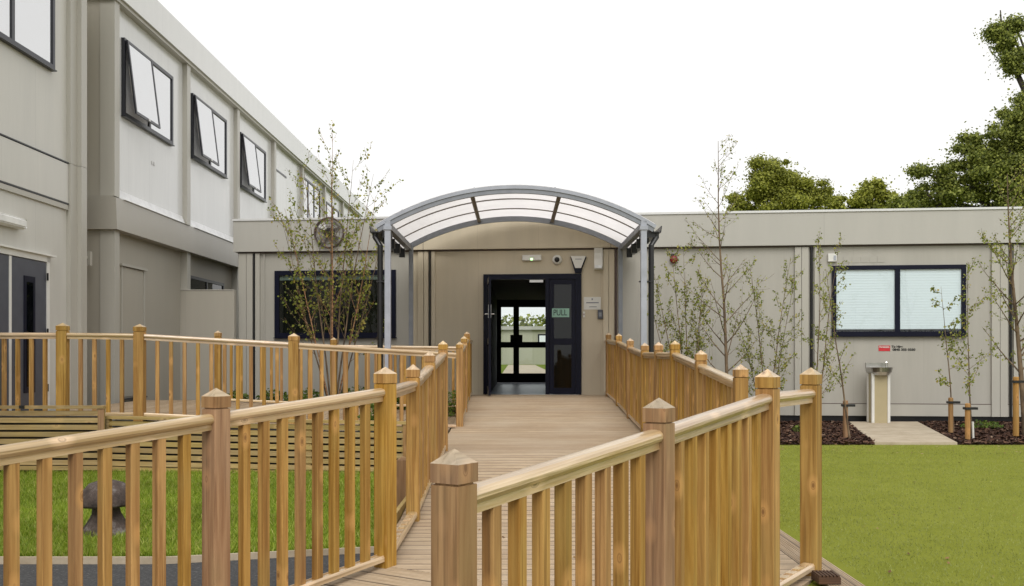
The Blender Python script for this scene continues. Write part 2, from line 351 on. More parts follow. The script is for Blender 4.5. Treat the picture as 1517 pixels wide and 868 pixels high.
def leafmesh(rg, pts, size):
    n = len(pts); g = np.random.default_rng(rg.randrange(10**6)); C = np.array([tuple(p) for p in pts])
    a = g.normal(size=(n, 3)); a[:, 2] -= .6; a /= np.linalg.norm(a, axis=1)[:, None]; b = np.cross(a, g.normal(size=(n, 3))); b /= np.linalg.norm(b, axis=1)[:, None]
    s = size*(.6+.7*g.random(n))[:, None]; V = np.empty((n, 4, 3))
    V[:, 0] = C; V[:, 1] = C+a*s*.5+b*s*.36; V[:, 2] = C+a*s; V[:, 3] = C+a*s*.5-b*s*.36
    return V.reshape(-1, 3), np.arange(4*n).reshape(-1, 4)
# ------------------------------------------------------------------ decking
def deckz(Y):
    if Y < 7.5: return -1.23
    if Y < 10.5: return -1.23 + (Y-7.5)/3*.22
    if Y < 13.2: return -1.01
    if Y < 17.2: return -1.01 + (Y-13.2)/4*.25
    return -.76
def board(mb, y0, xl, xr, zf, P=.145, W=.139, depth=.03):
    prof = [(0, -depth), (0, -.003)]; nr = 7; rw = W/nr
    for k in range(nr): prof += [(k*rw+.0015, 0), (k*rw+rw*.62, 0), (k*rw+rw*.68, -.0045), (k*rw+rw*.96, -.0045)]
    prof += [(W, -.003), (W, -depth)]
    n = len(prof); L = [(xl(y0+a) if callable(xl) else xl) for a, _ in prof]; Rr = [(xr(y0+a) if callable(xr) else xr) for a, _ in prof]
    z = [zf(y0+a)+b for a, b in prof]
    v = [(L[i], y0+prof[i][0], z[i]) for i in range(n)]+[(Rr[i], y0+prof[i][0], z[i]) for i in range(n)]
    mb.add(v, [(i, i+n, i+n+1, i+1) for i in range(n-1)]+[tuple(range(n)), tuple(range(2*n-1, n-1, -1))])
mb = MB(); k = int(7.4/.145)
while k*.145 < 19.12: board(mb, k*.145, -.86, 1.76, deckz); k += 1
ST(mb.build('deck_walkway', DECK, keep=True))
DV = Vector((math.sin(R(33)), math.cos(R(33)), 0)); NV = Vector((DV.y, -DV.x, 0))
L2 = Vector((-.76, 5.9, 0)); R4 = Vector((1.65, 5.66, 0))
def lx(Y): return -.86 if Y >= 5.95 else min(1.6, -.80+(5.92-Y)/NV.y*-1*NV.x)
def rx(Y): return 1.66 if Y > 5.6 else 1.66-(5.6-Y)*DV.x/DV.y
mb = MB(); k = int(7.4/.145)-1
while k*.145 > 4.72: board(mb, k*.145, lx, rx, deckz); k -= 1
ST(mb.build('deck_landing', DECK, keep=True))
mb = MB()   # outer strip: boards running lengthwise
for i in range(2): board(mb, i*.1, -7.6, -4.9, lambda a: 0, .1, .097)
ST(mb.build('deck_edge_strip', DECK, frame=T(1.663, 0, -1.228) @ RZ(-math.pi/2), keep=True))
RM = T(L2.x, L2.y, -1.23) @ RZ(-R(33))     # ramp frame: local x along boards, y uphill
mb = MB(); k = -1
while k*.145 > -5.2: board(mb, k*.145, -.12, 2.26, lambda a: a/13); k -= 1
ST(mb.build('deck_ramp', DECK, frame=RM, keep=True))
def platz(X): return -.762 if X < -4.6 else -.762-(X+4.6)/3.7*.22
mb = MB(); k = int(-6.36/.145)
while k*.145 < -1.0: board(mb, k*.145, -16.9, -12.32, lambda a: platz(a)); k += 1
# local x = -worldY, local y = worldX
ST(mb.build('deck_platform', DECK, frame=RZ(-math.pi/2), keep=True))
mb = MB(); mb.box(-.90, -.87, 7.4, 12.2, -1.46, -1.16).box(-.90, -.862, 10.6, 13.4, -1.30, -1.03).box(1.765, 1.80, 7.5, 18.9, -1.30, -1.05)
mb.box(1.765, 1.80, 13.3, 18.9, -1.06, -.92)
ST(mb.build('deck_skirt', W_SLAT))
# ------------------------------------------------------------------ fences
A = .048
def post_mesh(h, below=.2):
    m = MB(); c = .004; rings = [(-below, A), (h-.101, A), (h-.1, A-.008), (h-.094, A-.008)]
    v = []
    for z, a in rings: v += [(-a+c, -a, z), (a-c, -a, z), (a, -a+c, z), (a, a-c, z), (a-c, a, z), (-a+c, a, z), (-a, a-c, z), (-a, -a+c, z)]
    f = [(r*8+k, r*8+(k+1) % 8, r*8+8+(k+1) % 8, r*8+8+k) for r in range(3) for k in range(8)]+[tuple(range(7, -1, -1))]
    m.add(v, f)
    cp = MB(); a = A+.0005; h0, h1 = h-.094, h-.04
    v = [(sx*a, sy*a, z) for z in (h0, h1) for sx, sy in ((-1, -1), (1, -1), (1, 1), (-1, 1))]+[(0, 0, h)]
    cp.add(v, [(3, 2, 1, 0), (0, 1, 5, 4), (1, 2, 6, 5), (2, 3, 7, 6), (3, 0, 4, 7), (4, 5, 8), (5, 6, 8), (6, 7, 8), (7, 4, 8)])
    return m, cp
RAIL = [(-.024, -.034), (.024, -.034), (.024, -.008), (.034, -.002), (.041, .010), (.041, .022), (.036, .032), (.026, .039), (.010, .042), (-.010, .042), (-.026, .039), (-.036, .032), (-.041, .022), (-.041, .010), (-.034, -.002), (-.024, -.008)]
BRAIL = [(-.036, 0), (.036, 0), (.036, .022), (.028, .034), (.023, .034), (.023, .028), (-.023, .028), (-.023, .034), (-.028, .034), (-.036, .022)]
def align(p, q):
    d = q-p; yaw = math.atan2(d.y, d.x); pit = math.atan2(d.z, math.hypot(d.x, d.y))
    return T(*p) @ RZ(yaw) @ Matrix.Rotation(-pit, 4, 'Y'), d.length, yaw
def fence(name, label, pts, pitch=.14, open_=(), ang=None, h=1.15, brown=(), group='timber fences beside the decking', skip=(), ladder=True, pw=1.):
    P = [Vector(p) for p in pts]
    root = thing(name, label, 'fence', tuple(P[0]), group)
    pm = None
    for i, p in enumerate(P):
        if i in skip: continue
        if ang is None:
            a = P[min(i+1, len(P)-1)]-P[max(i-1, 0)]; yaw = math.atan2(a.y, a.x)
        else: yaw = ang
        M = T(*p) @ RZ(yaw) @ Matrix.Diagonal((pw, pw, 1, 1)); mat = W_ZB if i in brown else W_Z
        m, c = post_mesh(h)
        o = m.build('post', mat, root, frame=M, keep=True)
        if i in brown: o['label'] = 'greyer weathered fence post'
        cp = c.build('post_cap', mat, o, frame=M, keep=True); cp.data.materials.append(W_CAP if i in brown else W_X)
        for q in list(cp.data.polygons)[5:]: q.material_index = 1
    proto = None
    for i in range(len(P)-1):
        M, L, yaw = align(P[i], P[i+1]); up = T(0, 0, h-.12-.042)
        e = A*pw-.006
        Mr = T(0, 0, h-.12-.042) @ M
        MB().prism(RAIL, e, L-e).build('handrail', W_X, root, frame=Mr, keep=True)
        b = MB().prism(BRAIL, e, L-e); Mb = T(0, 0, .03) @ M
        o = b.build('bottom_rail', W_X, root, frame=Mb, keep=True)
        n = max(1, round((L-2*A)/pitch)-1); pp = (L-2*A)/(n+1)
        if i in open_:
            for k in range(n+1): MB().box(A+k*pp+.045, A+k*pp+pp-.01, -.022, .022, .0285, .037).build('rail_fillet', W_X, o, frame=Mb, keep=True)
        for k in range(1 if i in open_ else n):
            if i in open_: t = (A+.05)/L
            else: t = (A+(k+1)*pp)/L
            q = P[i].lerp(P[i+1], t); Mq = T(q.x, q.y, q.z+.052) @ RZ(yaw)
            if proto is None:
                proto = MB().bbox(-.0225, .0225, -.0225, .0225, 0, h-.12-.062-.052, .0035).build('baluster', W_Z, root, frame=Mq, keep=True)
            else: copyto(proto, Mq, root)
    return root
def online(p0, t, z): q = p0 - DV*t; return (q.x, q.y, z)
ya = math.atan2(DV.y, DV.x)
fence('timber_fence', 'near timber fence right of the ramp with pyramid capped posts, closest to the viewer',
      [online(R4, 3.348, -1.415), online(R4, 1.994, -1.32), online(R4, .72, -1.222), (R4.x, R4.y, -1.222)], .138, (2,), ya, brown=(0, 1))
fence('timber_fence', 'near timber fence left of the ramp, in front of the lawn with the toadstool',
      [online(L2, 3.6, -1.222-.25), online(L2, 2.45, -1.222-.175), online(L2, 1.243, -1.31), (L2.x, L2.y, -1.222)], .132, (), ya, brown=(2,))
fence('timber_fence', 'timber fence on the left edge of the walkway behind the short brown support post',
      [(L2.x, L2.y+.03, -1.222), (-.76, 7.5, -1.222), (-.76, 8.95, -1.12), (-.76, 10.6, -1.005)], .15, (0,), math.pi/2, skip=(0,))
fence('timber_fence', 'short timber fence left of the open entrance door',
      [(-.76, 13.75, -.975), (-.785, 15.4, -.87), (-.82, 17.05, -.765), (-.84, 18.95, -.755)], .15, (), math.pi/2, skip=(3,))
fence('timber_fence', 'long stepped timber fence on the right edge of the walkway, in front of the birches',
      [(1.665, 7.5, -1.222), (1.655, 9.05, -1.11), (1.65, 10.5, -1.005), (1.65, 11.7, -1.005), (1.65, 12.95, -1.0), (1.65, 14.6, -.915), (1.65, 16.2, -.815), (1.68, 18.35, -.755), (1.70, 19.0, -.755)], .142, (), math.pi/2, skip=(8,))
fence('timber_fence', 'timber fence across the left platform above the slatted planters',
      [(PX(-160, 12.3), 12.3, -.765), (PX(-20, 12.3), 12.3, -.765), (PX(93, 12.3), 12.3, -.765), (PX(207, 12.38), 12.38, -.775), (PX(435.5, 12.75), 12.75, -.882), (PX(680, 13.6), 13.6, -1.01)], .155, (), 0, skip=(5,), pw=1.25)
fence('timber_fence', 'rearmost timber fence in front of the dark wide window',
      [(PX(323, 16.3), 16.3, -.765), (PX(494.5, 16.6), 16.6, -.87), (PX(690, 16.75), 16.75, -.90)], .16, (), 0, skip=(2,))
o = MB().bbox(-.05, .05, -.05, .05, 0, .55, .004); o.add([(-.05, -.05, .55), (.05, -.05, .55), (.05, .05, .55), (-.05, .05, .55), (0, 0, .585)], [(0, 1, 4), (1, 2, 4), (2, 3, 4), (3, 0, 4)])
tag(o.build('support_post', W_ZB, frame=T(-.93, 8.35, GL-.02)), 'short reddish brown post beside the deck edge, in front of the slatted wall', 'post')
m = MB()
for k in range(6): m.box(1.62+.0195*k, 1.632+.0195*k, 5.40, 5.54, -1.190, -1.180)
m.box(1.617, 1.735, 5.40, 5.54, -1.226, -1.190)
tag(m.build('decking_offcut', W_DARK), 'dark ribbed decking offcut lying at the foot of the corner post', 'timber offcut')

# slatted planters
def planter(name, label, x0, x1, y0a, y0b, zt0, zt1, zb, d=.3):
    root = thing(name, label, 'planter', ((x0+x1)/2, y0a, zb))
    L = math.hypot(x1-x0, y0b-y0a); yaw = math.atan2(y0b-y0a, x1-x0); M = T(x0, y0a, 0) @ RZ(yaw)
    sl = (zt1-zt0)/L
    def bar(m, xa, xb, ya_, yb, za, zb_):
        v = []
        for z in (za, zb_):
            for x, y in ((xa, ya_), (xb, ya_), (xb, yb), (xa, yb)): v.append((x, y, z+sl*x))
        m.add(v, [(3, 2, 1, 0), (4, 5, 6, 7), (0, 1, 5, 4), (1, 2, 6, 5), (2, 3, 7, 6), (3, 0, 4, 7)])
    m = MB(); bar(m, -.02, L+.02, -.025, .055, zt0-.035, zt0); m.build('top_rail', W_X if False else W_SLAT, root, frame=M, keep=True)
    m = MB(); bar(m, -.0, L+.0, -.012, .0, zb+.0, zb+.05); m.build('base_rail', W_SLAT, root, frame=M, keep=True)
    n = int((zt0-.05-zb-.05)/.074); h0 = (zt0-.04-zb-.055)/n
    for k in range(n):
        m = MB(); bar(m, .0, L, 0, .018, zb+.06+k*h0, zb+.06+k*h0+h0*.70); m.build('slat', W_SLAT, root, frame=M, keep=True)
    for x in [0, L-.07]+[L*i/3 for i in (1, 2)]*(L > 3):
        m = MB(); bar(m, x, x+.07, .019, .08, zb-.05, zt0-.036); m.build('corner_post', W_SLAT, root, frame=M, keep=True)
    for x in (0, L-.05):
        m = MB(); bar(m, x, x+.07, -.015, -.001, zb-.02, zt0-.036); m.build('edge_post', W_ZB if x else W_SLAT, root, frame=M, keep=True)
    m = MB(); bar(m, .02, L-.02, .09, d, zb, zt0-.14); m.build('dark_gap_backing', INTER, root, frame=M, keep=True)  # dark box added so the gaps between slats read as shade
    return root
planter('slatted_planter', 'taller slatted timber planter at the left edge with a small dark plate', PX(-120, 11.95), PX(152, 11.95), 11.95, 11.95, -.605, -.605, -1.365)
planter('slatted_planter', 'long low slatted timber wall behind the left lawn', PX(155, 12.15), PX(604, 11.9), 12.12, 11.85, -.735, -.785, -1.39, .22)
tag(MB().box(PX(28, 11.9), PX(35, 11.9), 11.90, 11.922, -.638, -.60).build('name_plate', BLACK), 'tiny dark plate on the top rail of the taller planter', 'plate')

# toadstool
m = MB(); m.lathe([(.24, 0), (.20, .03), (.14, .10), (.105, .17), (.098, .24), (.10, .265)], 20, None, .10)
root = thing('stone_toadstool', 'dark grey stone toadstool standing on the left lawn', 'garden ornament', (PX(158, 7.9), 7.9, GL-.01))
STN = NT('mottled_stone'); _v = STN.coord(); _f = STN.noise(_v, 9, 7, .75)
STN.base(STN.ramp(_f, [(.35, (.035, .026, .022)), (.52, (.085, .062, .052)), (.68, (.22, .20, .19))]), .9); STN.bump(_f, .8, .02); STN = STN.m
F_T = T(PX(158, 7.9), 7.9, GL-.01)
m.build('stem', STN, root, frame=F_T, smooth=True, keep=True)
MB().lathe([(.09, .262), (.17, .245), (.20, .235), (.21, .255), (.205, .30), (.18, .355), (.13, .405), (.07, .425), (.01, .43)], 24, None, .04).build('cap', STN, root, frame=F_T, smooth=True, keep=True)

# ------------------------------------------------------------------ windows
def window(B, Fm, x0, x1, z0, z1, mull=(.5,), frame=NAVY, glass=GLASS, blind=None, back=INTER, open_=False, blind_drop=1., fw=.06):
    m = MB(); y0 = -.055
    m.box(x0, x1, y0, 0, z0, z0+fw).box(x0, x1, y0, 0, z1-fw, z1).box(x0, x0+fw, y0, 0, z0+fw, z1-fw).box(x1-fw, x1, y0, 0, z0+fw, z1-fw)
    xs = [x0+fw]+[x0+(x1-x0)*q for q in mull]+[x1-fw]
    for q in xs[1:-1]: m.box(q-fw*.6, q+fw*.6, y0+.004, 0, z0+fw, z1-fw)
    m.box(x0-.015, x1+.015, y0-.02, 0, z0-.018, z0-.001)
    w = m.build('window', frame, B, frame=Fm)
    MB().box(x0+fw, x1-fw, -.006, -.002, z0+fw, z1-fw).build('dark_backing', back, w, frame=Fm)  # dark panel on the wall stands for the unlit room behind the glass
    if blind: MB().box(x0+fw+.004, x1-fw-.004, -.018, -.010, z1-fw-(z1-z0-2*fw-.01)*blind_drop, z1-fw-.004).build('blind', blind, w, frame=Fm)
    for i in range(len(xs)-1):
        a, b = xs[i]+(fw*.6 if i else 0), xs[i+1]-(fw*.6 if i+1 < len(xs)-1 else 0)
        if open_ and i == 0:
            hz = z1-fw*.5; S = Fm @ T((a+b)/2, -.06, hz) @ Matrix.Rotation(R(-7), 4, 'X')
            hw = (b-a)/2+.02; hh = z1-z0-fw; g = .045; s = MB()
            s.box(-hw, hw, -.03, 0, -g, 0).box(-hw, hw, -.03, 0, -hh, -hh+g).box(-hw, -hw+g, -.03, 0, -hh+g, -g).box(hw-g, hw, -.03, 0, -hh+g, -g)
            s.build('open_sash', frame, w, frame=S, keep=True)
            MB().box(-hw+g, hw-g, -.022, -.014, -hh+g, -g).build('pane', glass, w, frame=S, keep=True)
            MB().box(-hw+g, hw-g, -.012, -.009, -hh+g, -g).build('sash_white_backing', BLINDW, w, frame=S, keep=True)  # pale sheet added behind the pane to imitate reflected white sky
            MB().box(-hw+.005, -hw+.02, 0, .012, -hh*.75, -hh*.35).box(-.04, .04, -.045, -.03, -hh+.0, -hh+.03).build('window_stay', STAIN, w, frame=S, keep=True)
        else: MB().box(a, b, -.034, -.028, z0+fw, z1-fw).build('pane', glass, w, frame=Fm)
    return w

# ------------------------------------------------------------------ left two-storey blocks
XL = 6.36; LF = T(-XL, 0, 0) @ RZ(math.pi/2)       # local x = depth, local y = into the building
def lz(py, dx): return (HY-py)/(dx/XL)
near = thing('two_storey_block', 'nearest grey two storey cabin block with slate double doors, cropped by the left edge', 'building', T(-XL, 14.8, GL))
MB().box(2, 14.40, .03, 6, -1.45, 6.0).build('wall', NWALL, near, frame=LF)
MB().box(14.40, 14.62, -.03, .5, -1.45, 2.715).build('pilaster', PILA, near, frame=LF)
MB().box(14.40, 14.62, -.03, .5, 2.72, 6.0).build('pilaster', PILA, near, frame=LF)
MB().box(14.62, 14.81, -.09, .5, -1.45, 2.715).build('pilaster', PILA, near, frame=LF)
MB().box(14.62, 14.81, -.09, .5, 2.72, 6.0).build('pilaster', PILA, near, frame=LF)
MB().box(2, 14.9, -.16, 6, 6.0, 6.55).build('roof_fascia', LFASC, near, frame=LF)
m = MB().box(2, 14.39, -.004, .03, 2.15, 2.70).build('floor_band', NWALL, near, frame=LF)
for z in (2.72, 2.135): MB().box(2, 14.39, -.012, .03, z-.008, z+.008).build('shadow_gap', BLACK, near, frame=LF)
MB().box(2, 14.38, -.006, .03, 2.05, 2.12).build('cover_strip', PILA, near, frame=LF)
window(near, LF @ T(0, .03, 0), 11.2, 13.93, 3.91, 5.3, (.58,), DGREY, GLASSR, BLINDW)  # pale blind added behind the glass so the panes read sky-white
# double door
dm = MB().box(11.62, 11.7, -.02, .03, -.76, 1.32).box(13.70, 13.78, -.02, .03, -.76, 1.32).box(11.62, 13.78, -.02, .03, 1.25, 1.33).box(11.5, 13.9, -.06, .03, 1.33, 1.355)
door = dm.build('double_door', WHITEP, near, frame=LF)
for a, b in ((11.71, 12.69), (12.73, 13.69)):
    MB().bbox(a, b, -.012, .028, -.74, 1.24).build('door_leaf', DDOOR, door, frame=LF)
    c = (a+b)/2-.0
    vm = MB().box(c-.15, c+.15, -.022, -.013, -.50, 1.02); vm.build('vision_panel_frame', NAVY, door, frame=LF)
    MB().box(c-.085, c+.085, -.028, -.023, -.42, .94).build('vision_panel', GLASSD, door, frame=LF)
MB().box(12.68, 12.74, -.018, .0, -.74, 1.24).build('meeting_strip', WHITEP, door, frame=LF)
MB().box(12.83, 12.90, -.03, -.013, -.15, .14).build('push_plate', STAIN, door, frame=LF)
for z in (-.45, .3, 1.05): MB().box(13.685, 13.715, -.035, -.02, z-.05, z+.05).build('hinge', BLACK, door, frame=LF)
lt = thing('bulkhead_light', 'white bulkhead light above the slate double doors on the left', 'light', LF @ T(12.55, 0, 1.60))
MB().bbox(12.1, 13.02, -.07, .028, 1.60, 1.74, .02).build('light_body', WHITEP, lt, frame=LF)
MB().bbox(12.14, 12.98, -.10, -.068, 1.615, 1.725, .02).build('diffuser', plain('frosted_diffuser', (.8, .8, .78), .25), lt, frame=LF)
# link in the gap
MB().box(14.82, 16.0, .9, 3, -1.45, 2.5).build('link_wall', LLOW, near, frame=LF)
MB().box(14.82, 15.86, .7, 3, 2.85, 6.2).build('link_panel', LLOW, near, frame=LF)
MB().box(14.82, 15.97, .5, 3, 2.5, 2.72).build('link_flashing', FLASH, near, frame=LF)
pm = MB().tube([(15.0, .35, 5.25), (15.7, .35, 5.25)], .03).tube([(15.6, .35, 5.05), (15.6, .35, 5.45)], .035)
pm.build('overflow_pipe', PILA, near, frame=LF)
pm = MB().tube([(14.95, .3, 1.5), (15.75, .3, 1.5)], .03).box(15.7, 15.78, .24, .36, 1.38, 1.6).tube([(15.5, .3, 1.5), (15.5, .3, 1.2)], .015)
pm.build('water_pipe', PILA, near, frame=LF)

main = thing('two_storey_block', 'long grey two storey cabin block with open top hung windows running back on the left', 'building', T(-XL, 15.98, GL))
MB().box(16.15, 62, .06, 8, 2.0, 5.75).build('upper_wall', LWALL, main, frame=LF)
MB().box(16.15, 62, .10, 8, -1.45, 2.0).build('lower_wall', LLOW, main, frame=LF)
MB().box(16.0, 16.14, .2, 8, -1.45, 5.75).build('end_wall', LLOW, main, frame=LF)
MB().box(15.9, 62, -.10, 8, 5.66, 6.19).build('roof_fascia', LFASC, main, frame=LF)
MB().box(15.93, 62, -.06, .2, 5.60, 5.655).build('soffit_strip', PILA, main, frame=LF)
m = MB().prism([(-.10, 1.97), (8, 1.97), (8, 2.5), (.0, 2.5), (-.08, 2.47)], 15.9, 62)
m.build('floor_ledge', LEDGE, main, frame=LF)
m = MB().prism([(-.105, 2.472), (.0, 2.505), (.06, 2.66), (.05, 2.66), (-.02, 2.51), (-.105, 2.478)], 16.2, 62)
for i in range(13):
    z = 15.98+3.53*i
    MB().box(z, z+.2, -.03, .2, 2.505, 5.66).build('pilaster', PILA, main, frame=LF)
    MB().box(z, z+.2, -.03, .2, -1.45, 1.97).build('pilaster', PILA, main, frame=LF)
    if i < 12: MB().prism([(-.104, 2.478), (.0, 2.512), (.058, 2.66), (.058, 2.60), (.0, 2.50), (-.09, 2.47)], z+.22, z+3.5).build('sloping_flashing', FLASH, main, frame=LF)
WF = LF @ T(0, .06, 0)  # upper windows get added pale blinds that whiten the panes like reflected sky
for i in (0, 1, 2): window(main, WF, 16.48+3.5*i, 18.83+3.5*i, 3.89, 5.16, (.5,), DGREY, GLASSR, BLINDW, open_=True)
MB().box(27.0, 28.1, -.03, .0, 2.7, 4.9).build('plain_door', LFASC, main, frame=WF)
MB().box(26.93, 28.2, -.04, .0, 4.9, 4.95).build('door_head_trim', DGREY, main, frame=WF)
window(main, WF, 30.2, 33.0, 2.75, 5.35, (.33, .66), DGREY, GLASSR, BLINDW)
for i in (5, 6, 7, 8): window(main, WF, 16.48+3.53*i, 18.83+3.53*i, 3.6, 5.16, (.5,), DGREY, GLASSR, BLINDW)
window(main, LF @ T(0, .10, 0), 19.85, 22.25, .3, 1.56, (.5,), DGREY, GLASSD, None)
dm = MB().box(16.55, 16.6, -.02, 0, -.72, 1.45).box(17.55, 17.6, -.02, 0, -.72, 1.45).box(16.5, 17.66, -.05, 0, 1.45, 1.49)
d2 = dm.build('plain_door', PILA, main, frame=LF @ T(0, .10, 0))
MB().bbox(16.61, 17.54, -.012, -.001, -.70, 1.44).build('door_leaf', LLOW, d2, frame=LF @ T(0, .10, 0))
MB().box(16.55, 17.6, -.06, .0, -.745, -.722).build('threshold', DGREY, d2, frame=LF @ T(0, .10, 0))
m = MB()
for x, z in ((17.85, 3.35), (17.95, 3.35), (16.25, 5.3)): m.box(x, x+.05, -.012, 0, z, z+.06)
m.build('wall_vent', STAIN, main, frame=WF)
sw = thing('screen_wall', 'plain beige screen wall closing the gap between the long block and the low building', 'wall', T(-5.9, 19.45, GL))
MB().box(-6.46, -5.42, 19.50, 19.62, -1.45, 1.23).build('panel', LLOW, sw)
MB().box(-6.46, -5.42, 19.49, 19.63, 1.232, 1.25).build('coping', PILA, sw)

# ------------------------------------------------------------------ low building
AL = R(6.5); BF = T(0, 19.22, 0) @ RZ(-AL)
def U(px): q = (px-CX)/F; return 19.22*q/(math.cos(AL)+q*math.sin(AL))
def UZ(px, py): return (HY-py)*(19.22-U(px)*math.sin(AL))/F
low = thing('single_storey_building', 'low grey beige cabin building with flat roof and entrance in the middle', 'building', BF @ T(0, 0, GR))
u0, u1 = U(353), 15.0; ua, ub = U(612), U(917); d0, d1 = U(716.5), U(861.5)
ZT, ZB, ZD = 2.0, -1.12, UZ(788, 406)
def lowbox(name, mat, *b): return MB().box(*b).build(name, mat, low, frame=BF)
lowbox('wall', WALL, u0, ua, 0, .15, ZB, ZT-.001); lowbox('wall', WALL, ub, u1, 0, .15, ZB, ZT-.001)
m = MB().box(ua, d0, 0, .15, ZB, ZT-.001).box(d1, ub, 0, .15, ZB, ZT-.001).box(d0, d1, 0, .15, ZD, ZT-.001).box(d0, d1, 0, .15, ZB, -.78)
m.build('entrance_wall', WALLW, low, frame=BF)
lowbox('end_wall', WALL, u0, u0+.15, .151, 8.0, ZB, ZT-.001)
lowbox('roof_fascia', FASC, u0-.06, ua-.001, -.10, 8.1, ZT, 2.62); lowbox('roof_fascia', FASC, ub+.001, u1, -.10, 8.1, ZT, 2.62)
lowbox('roof_fascia', WALLW, ua, ub, -.10, 8.1, ZT, 2.62)
lowbox('roof_trim', LFASC, u0-.08, u1, -.12, -.06, 2.60, 2.64)
lowbox('skirting', PILA, ub, u1, -.012, -.001, ZB, -.90); lowbox('skirting_line', PIPEB, ub, u1, -.014, -.002, -.905, -.893)
lowbox('footing_gap', BLACK, u0+.1, u1, .08, .12, -1.3, ZB-.001)  # black strip stands for the shaded gap under the wall
lowbox('soffit_gap', PIPEB, u0, u1, -.02, -.002, ZT-.03, ZT-.002)
def pil(a, b, mat=PILA, y=-.05): MB().box(U(a), U(b), y, -.001 if y > -.06 else -.052, ZB, ZT-.032).build('pilaster', mat, low, frame=BF)
for a, b in ((355, 366), (366.6, 375.3), (379.5, 386), (1177, 1186.5), (1187.2, 1197), (1206, 1211), (1468, 1480), (1480.7, 1491.5), (1500.5, 1508)): pil(a, b)
for a, b in ((620, 628), (628.8, 635), (640, 645), (894, 901.5), (902.2, 910)): pil(a, b, PILW)
for a, b, mt in ((375.8, 378.6, BLACK), (636, 638.6, BLACK), (911, 915, PIPEB), (1199.6, 1204, BLACK), (1494.5, 1498.5, BLACK)):
    x = (U(a)+U(b))/2; MB().tube([(x, -.03, ZB), (x, -.03, ZT-.035)], (U(b)-U(a))/2, 10).build('drainpipe', mt, low, frame=BF)
x = U(385.5); MB().tube([(x+.09, -.03, ZB), (x+.09, -.03, ZT-.04)], .012).build('conduit', PILA, low, frame=BF)
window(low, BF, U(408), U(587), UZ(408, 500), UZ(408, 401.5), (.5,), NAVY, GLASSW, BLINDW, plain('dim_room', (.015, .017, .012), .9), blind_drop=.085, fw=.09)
window(low, BF, U(1232), U(1430), UZ(1232, 497.5), UZ(1232, 394), (.492,), NAVY, GLASS, BLIND, blind_drop=.97, fw=.075)
# entrance door
dz0, dz1 = -.752, ZD
w_ = .10
dm = MB().box(d0, d0+w_, -.05, .1, dz0, dz1).box(d1-w_, d1, -.05, .1, dz0, dz1).box(d0+w_, d1-w_, -.05, .1, dz1-w_, dz1)
dmx = U(811); dm.box(dmx-.035, dmx+.035, -.045, .1, dz0, dz1-w_)
dr = dm.build('entrance_door', NAVY, low, frame=BF)
a, b = dmx+.04, d1-w_-.004; s_ = .085
m = MB().box(a, a+s_, -.03, .02, dz0+.01, dz1-w_-.004).box(b-s_, b, -.03, .02, dz0+.01, dz1-w_-.004).box(a+s_, b-s_, -.03, .02, dz0+.01, dz0+.12)
zm = UZ(830, 506); m.box(a+s_, b-s_, -.03, .02, zm-.06, zm+.06).box(a+s_, b-s_, -.03, .02, dz1-w_-.1, dz1-w_-.004)
m.build('closed_leaf', NAVY, dr, frame=BF)
MB().box(a+s_, b-s_, -.01, -.004, dz0+.12, zm-.06).build('lower_pane', GLASSD, dr, frame=BF)
MB().box(a+s_, b-s_, -.01, -.004, zm+.06, dz1-w_-.1).build('upper_pane', GLASSD, dr, frame=BF)
MB().box(a+s_-.0, b-s_, .03, .04, zm+.06, dz1-w_-.1).box(a+s_, b-s_, .03, .04, dz0+.12, zm-.06).build('pane_backing', plain('tinted_backing', (.02, .024, .016), .5), dr, frame=BF)
MINT = plain('mint_sticker', (.30, .52, .42), .5, var=.03)
def text(s, size, mat, parent, M, name='lettering', depth=.0015, bold=0., sx=1.):
    cu = bpy.data.curves.new(name, 'FONT'); cu.body = s; cu.size = size; cu.extrude = depth; cu.align_x = 'CENTER'; cu.align_y = 'CENTER'; cu.offset = bold
    t = bpy.data.objects.new(name+'_src', cu); COL.objects.link(t); bpy.context.view_layer.update()
    me = bpy.data.meshes.new_from_object(t.evaluated_get(bpy.context.evaluated_depsgraph_get())); bpy.data.objects.remove(t)
    me.materials.clear(); me.materials.append(mat); o = bpy.data.objects.new(name, me); COL.objects.link(o)
    place(o, M @ Matrix.Rotation(math.pi/2, 4, 'X') @ Matrix.Diagonal((sx, 1, 1, 1)), parent); return o
sx0, sx1, sz0, sz1 = U(818), U(843.5), UZ(818, 470), UZ(818, 457)
ps = MB().box(sx0, sx1, -.036, -.031, sz0, sz1).build('pull_sign', MINT, dr, frame=BF)
ps['label'] = 'mint green PULL sticker'
pt = text('PULL', .16, NAVY, dr, BF @ T((sx0+sx1)/2-.01, -.038, (sz0+sz1)/2), 'pull_lettering', sx=.75)
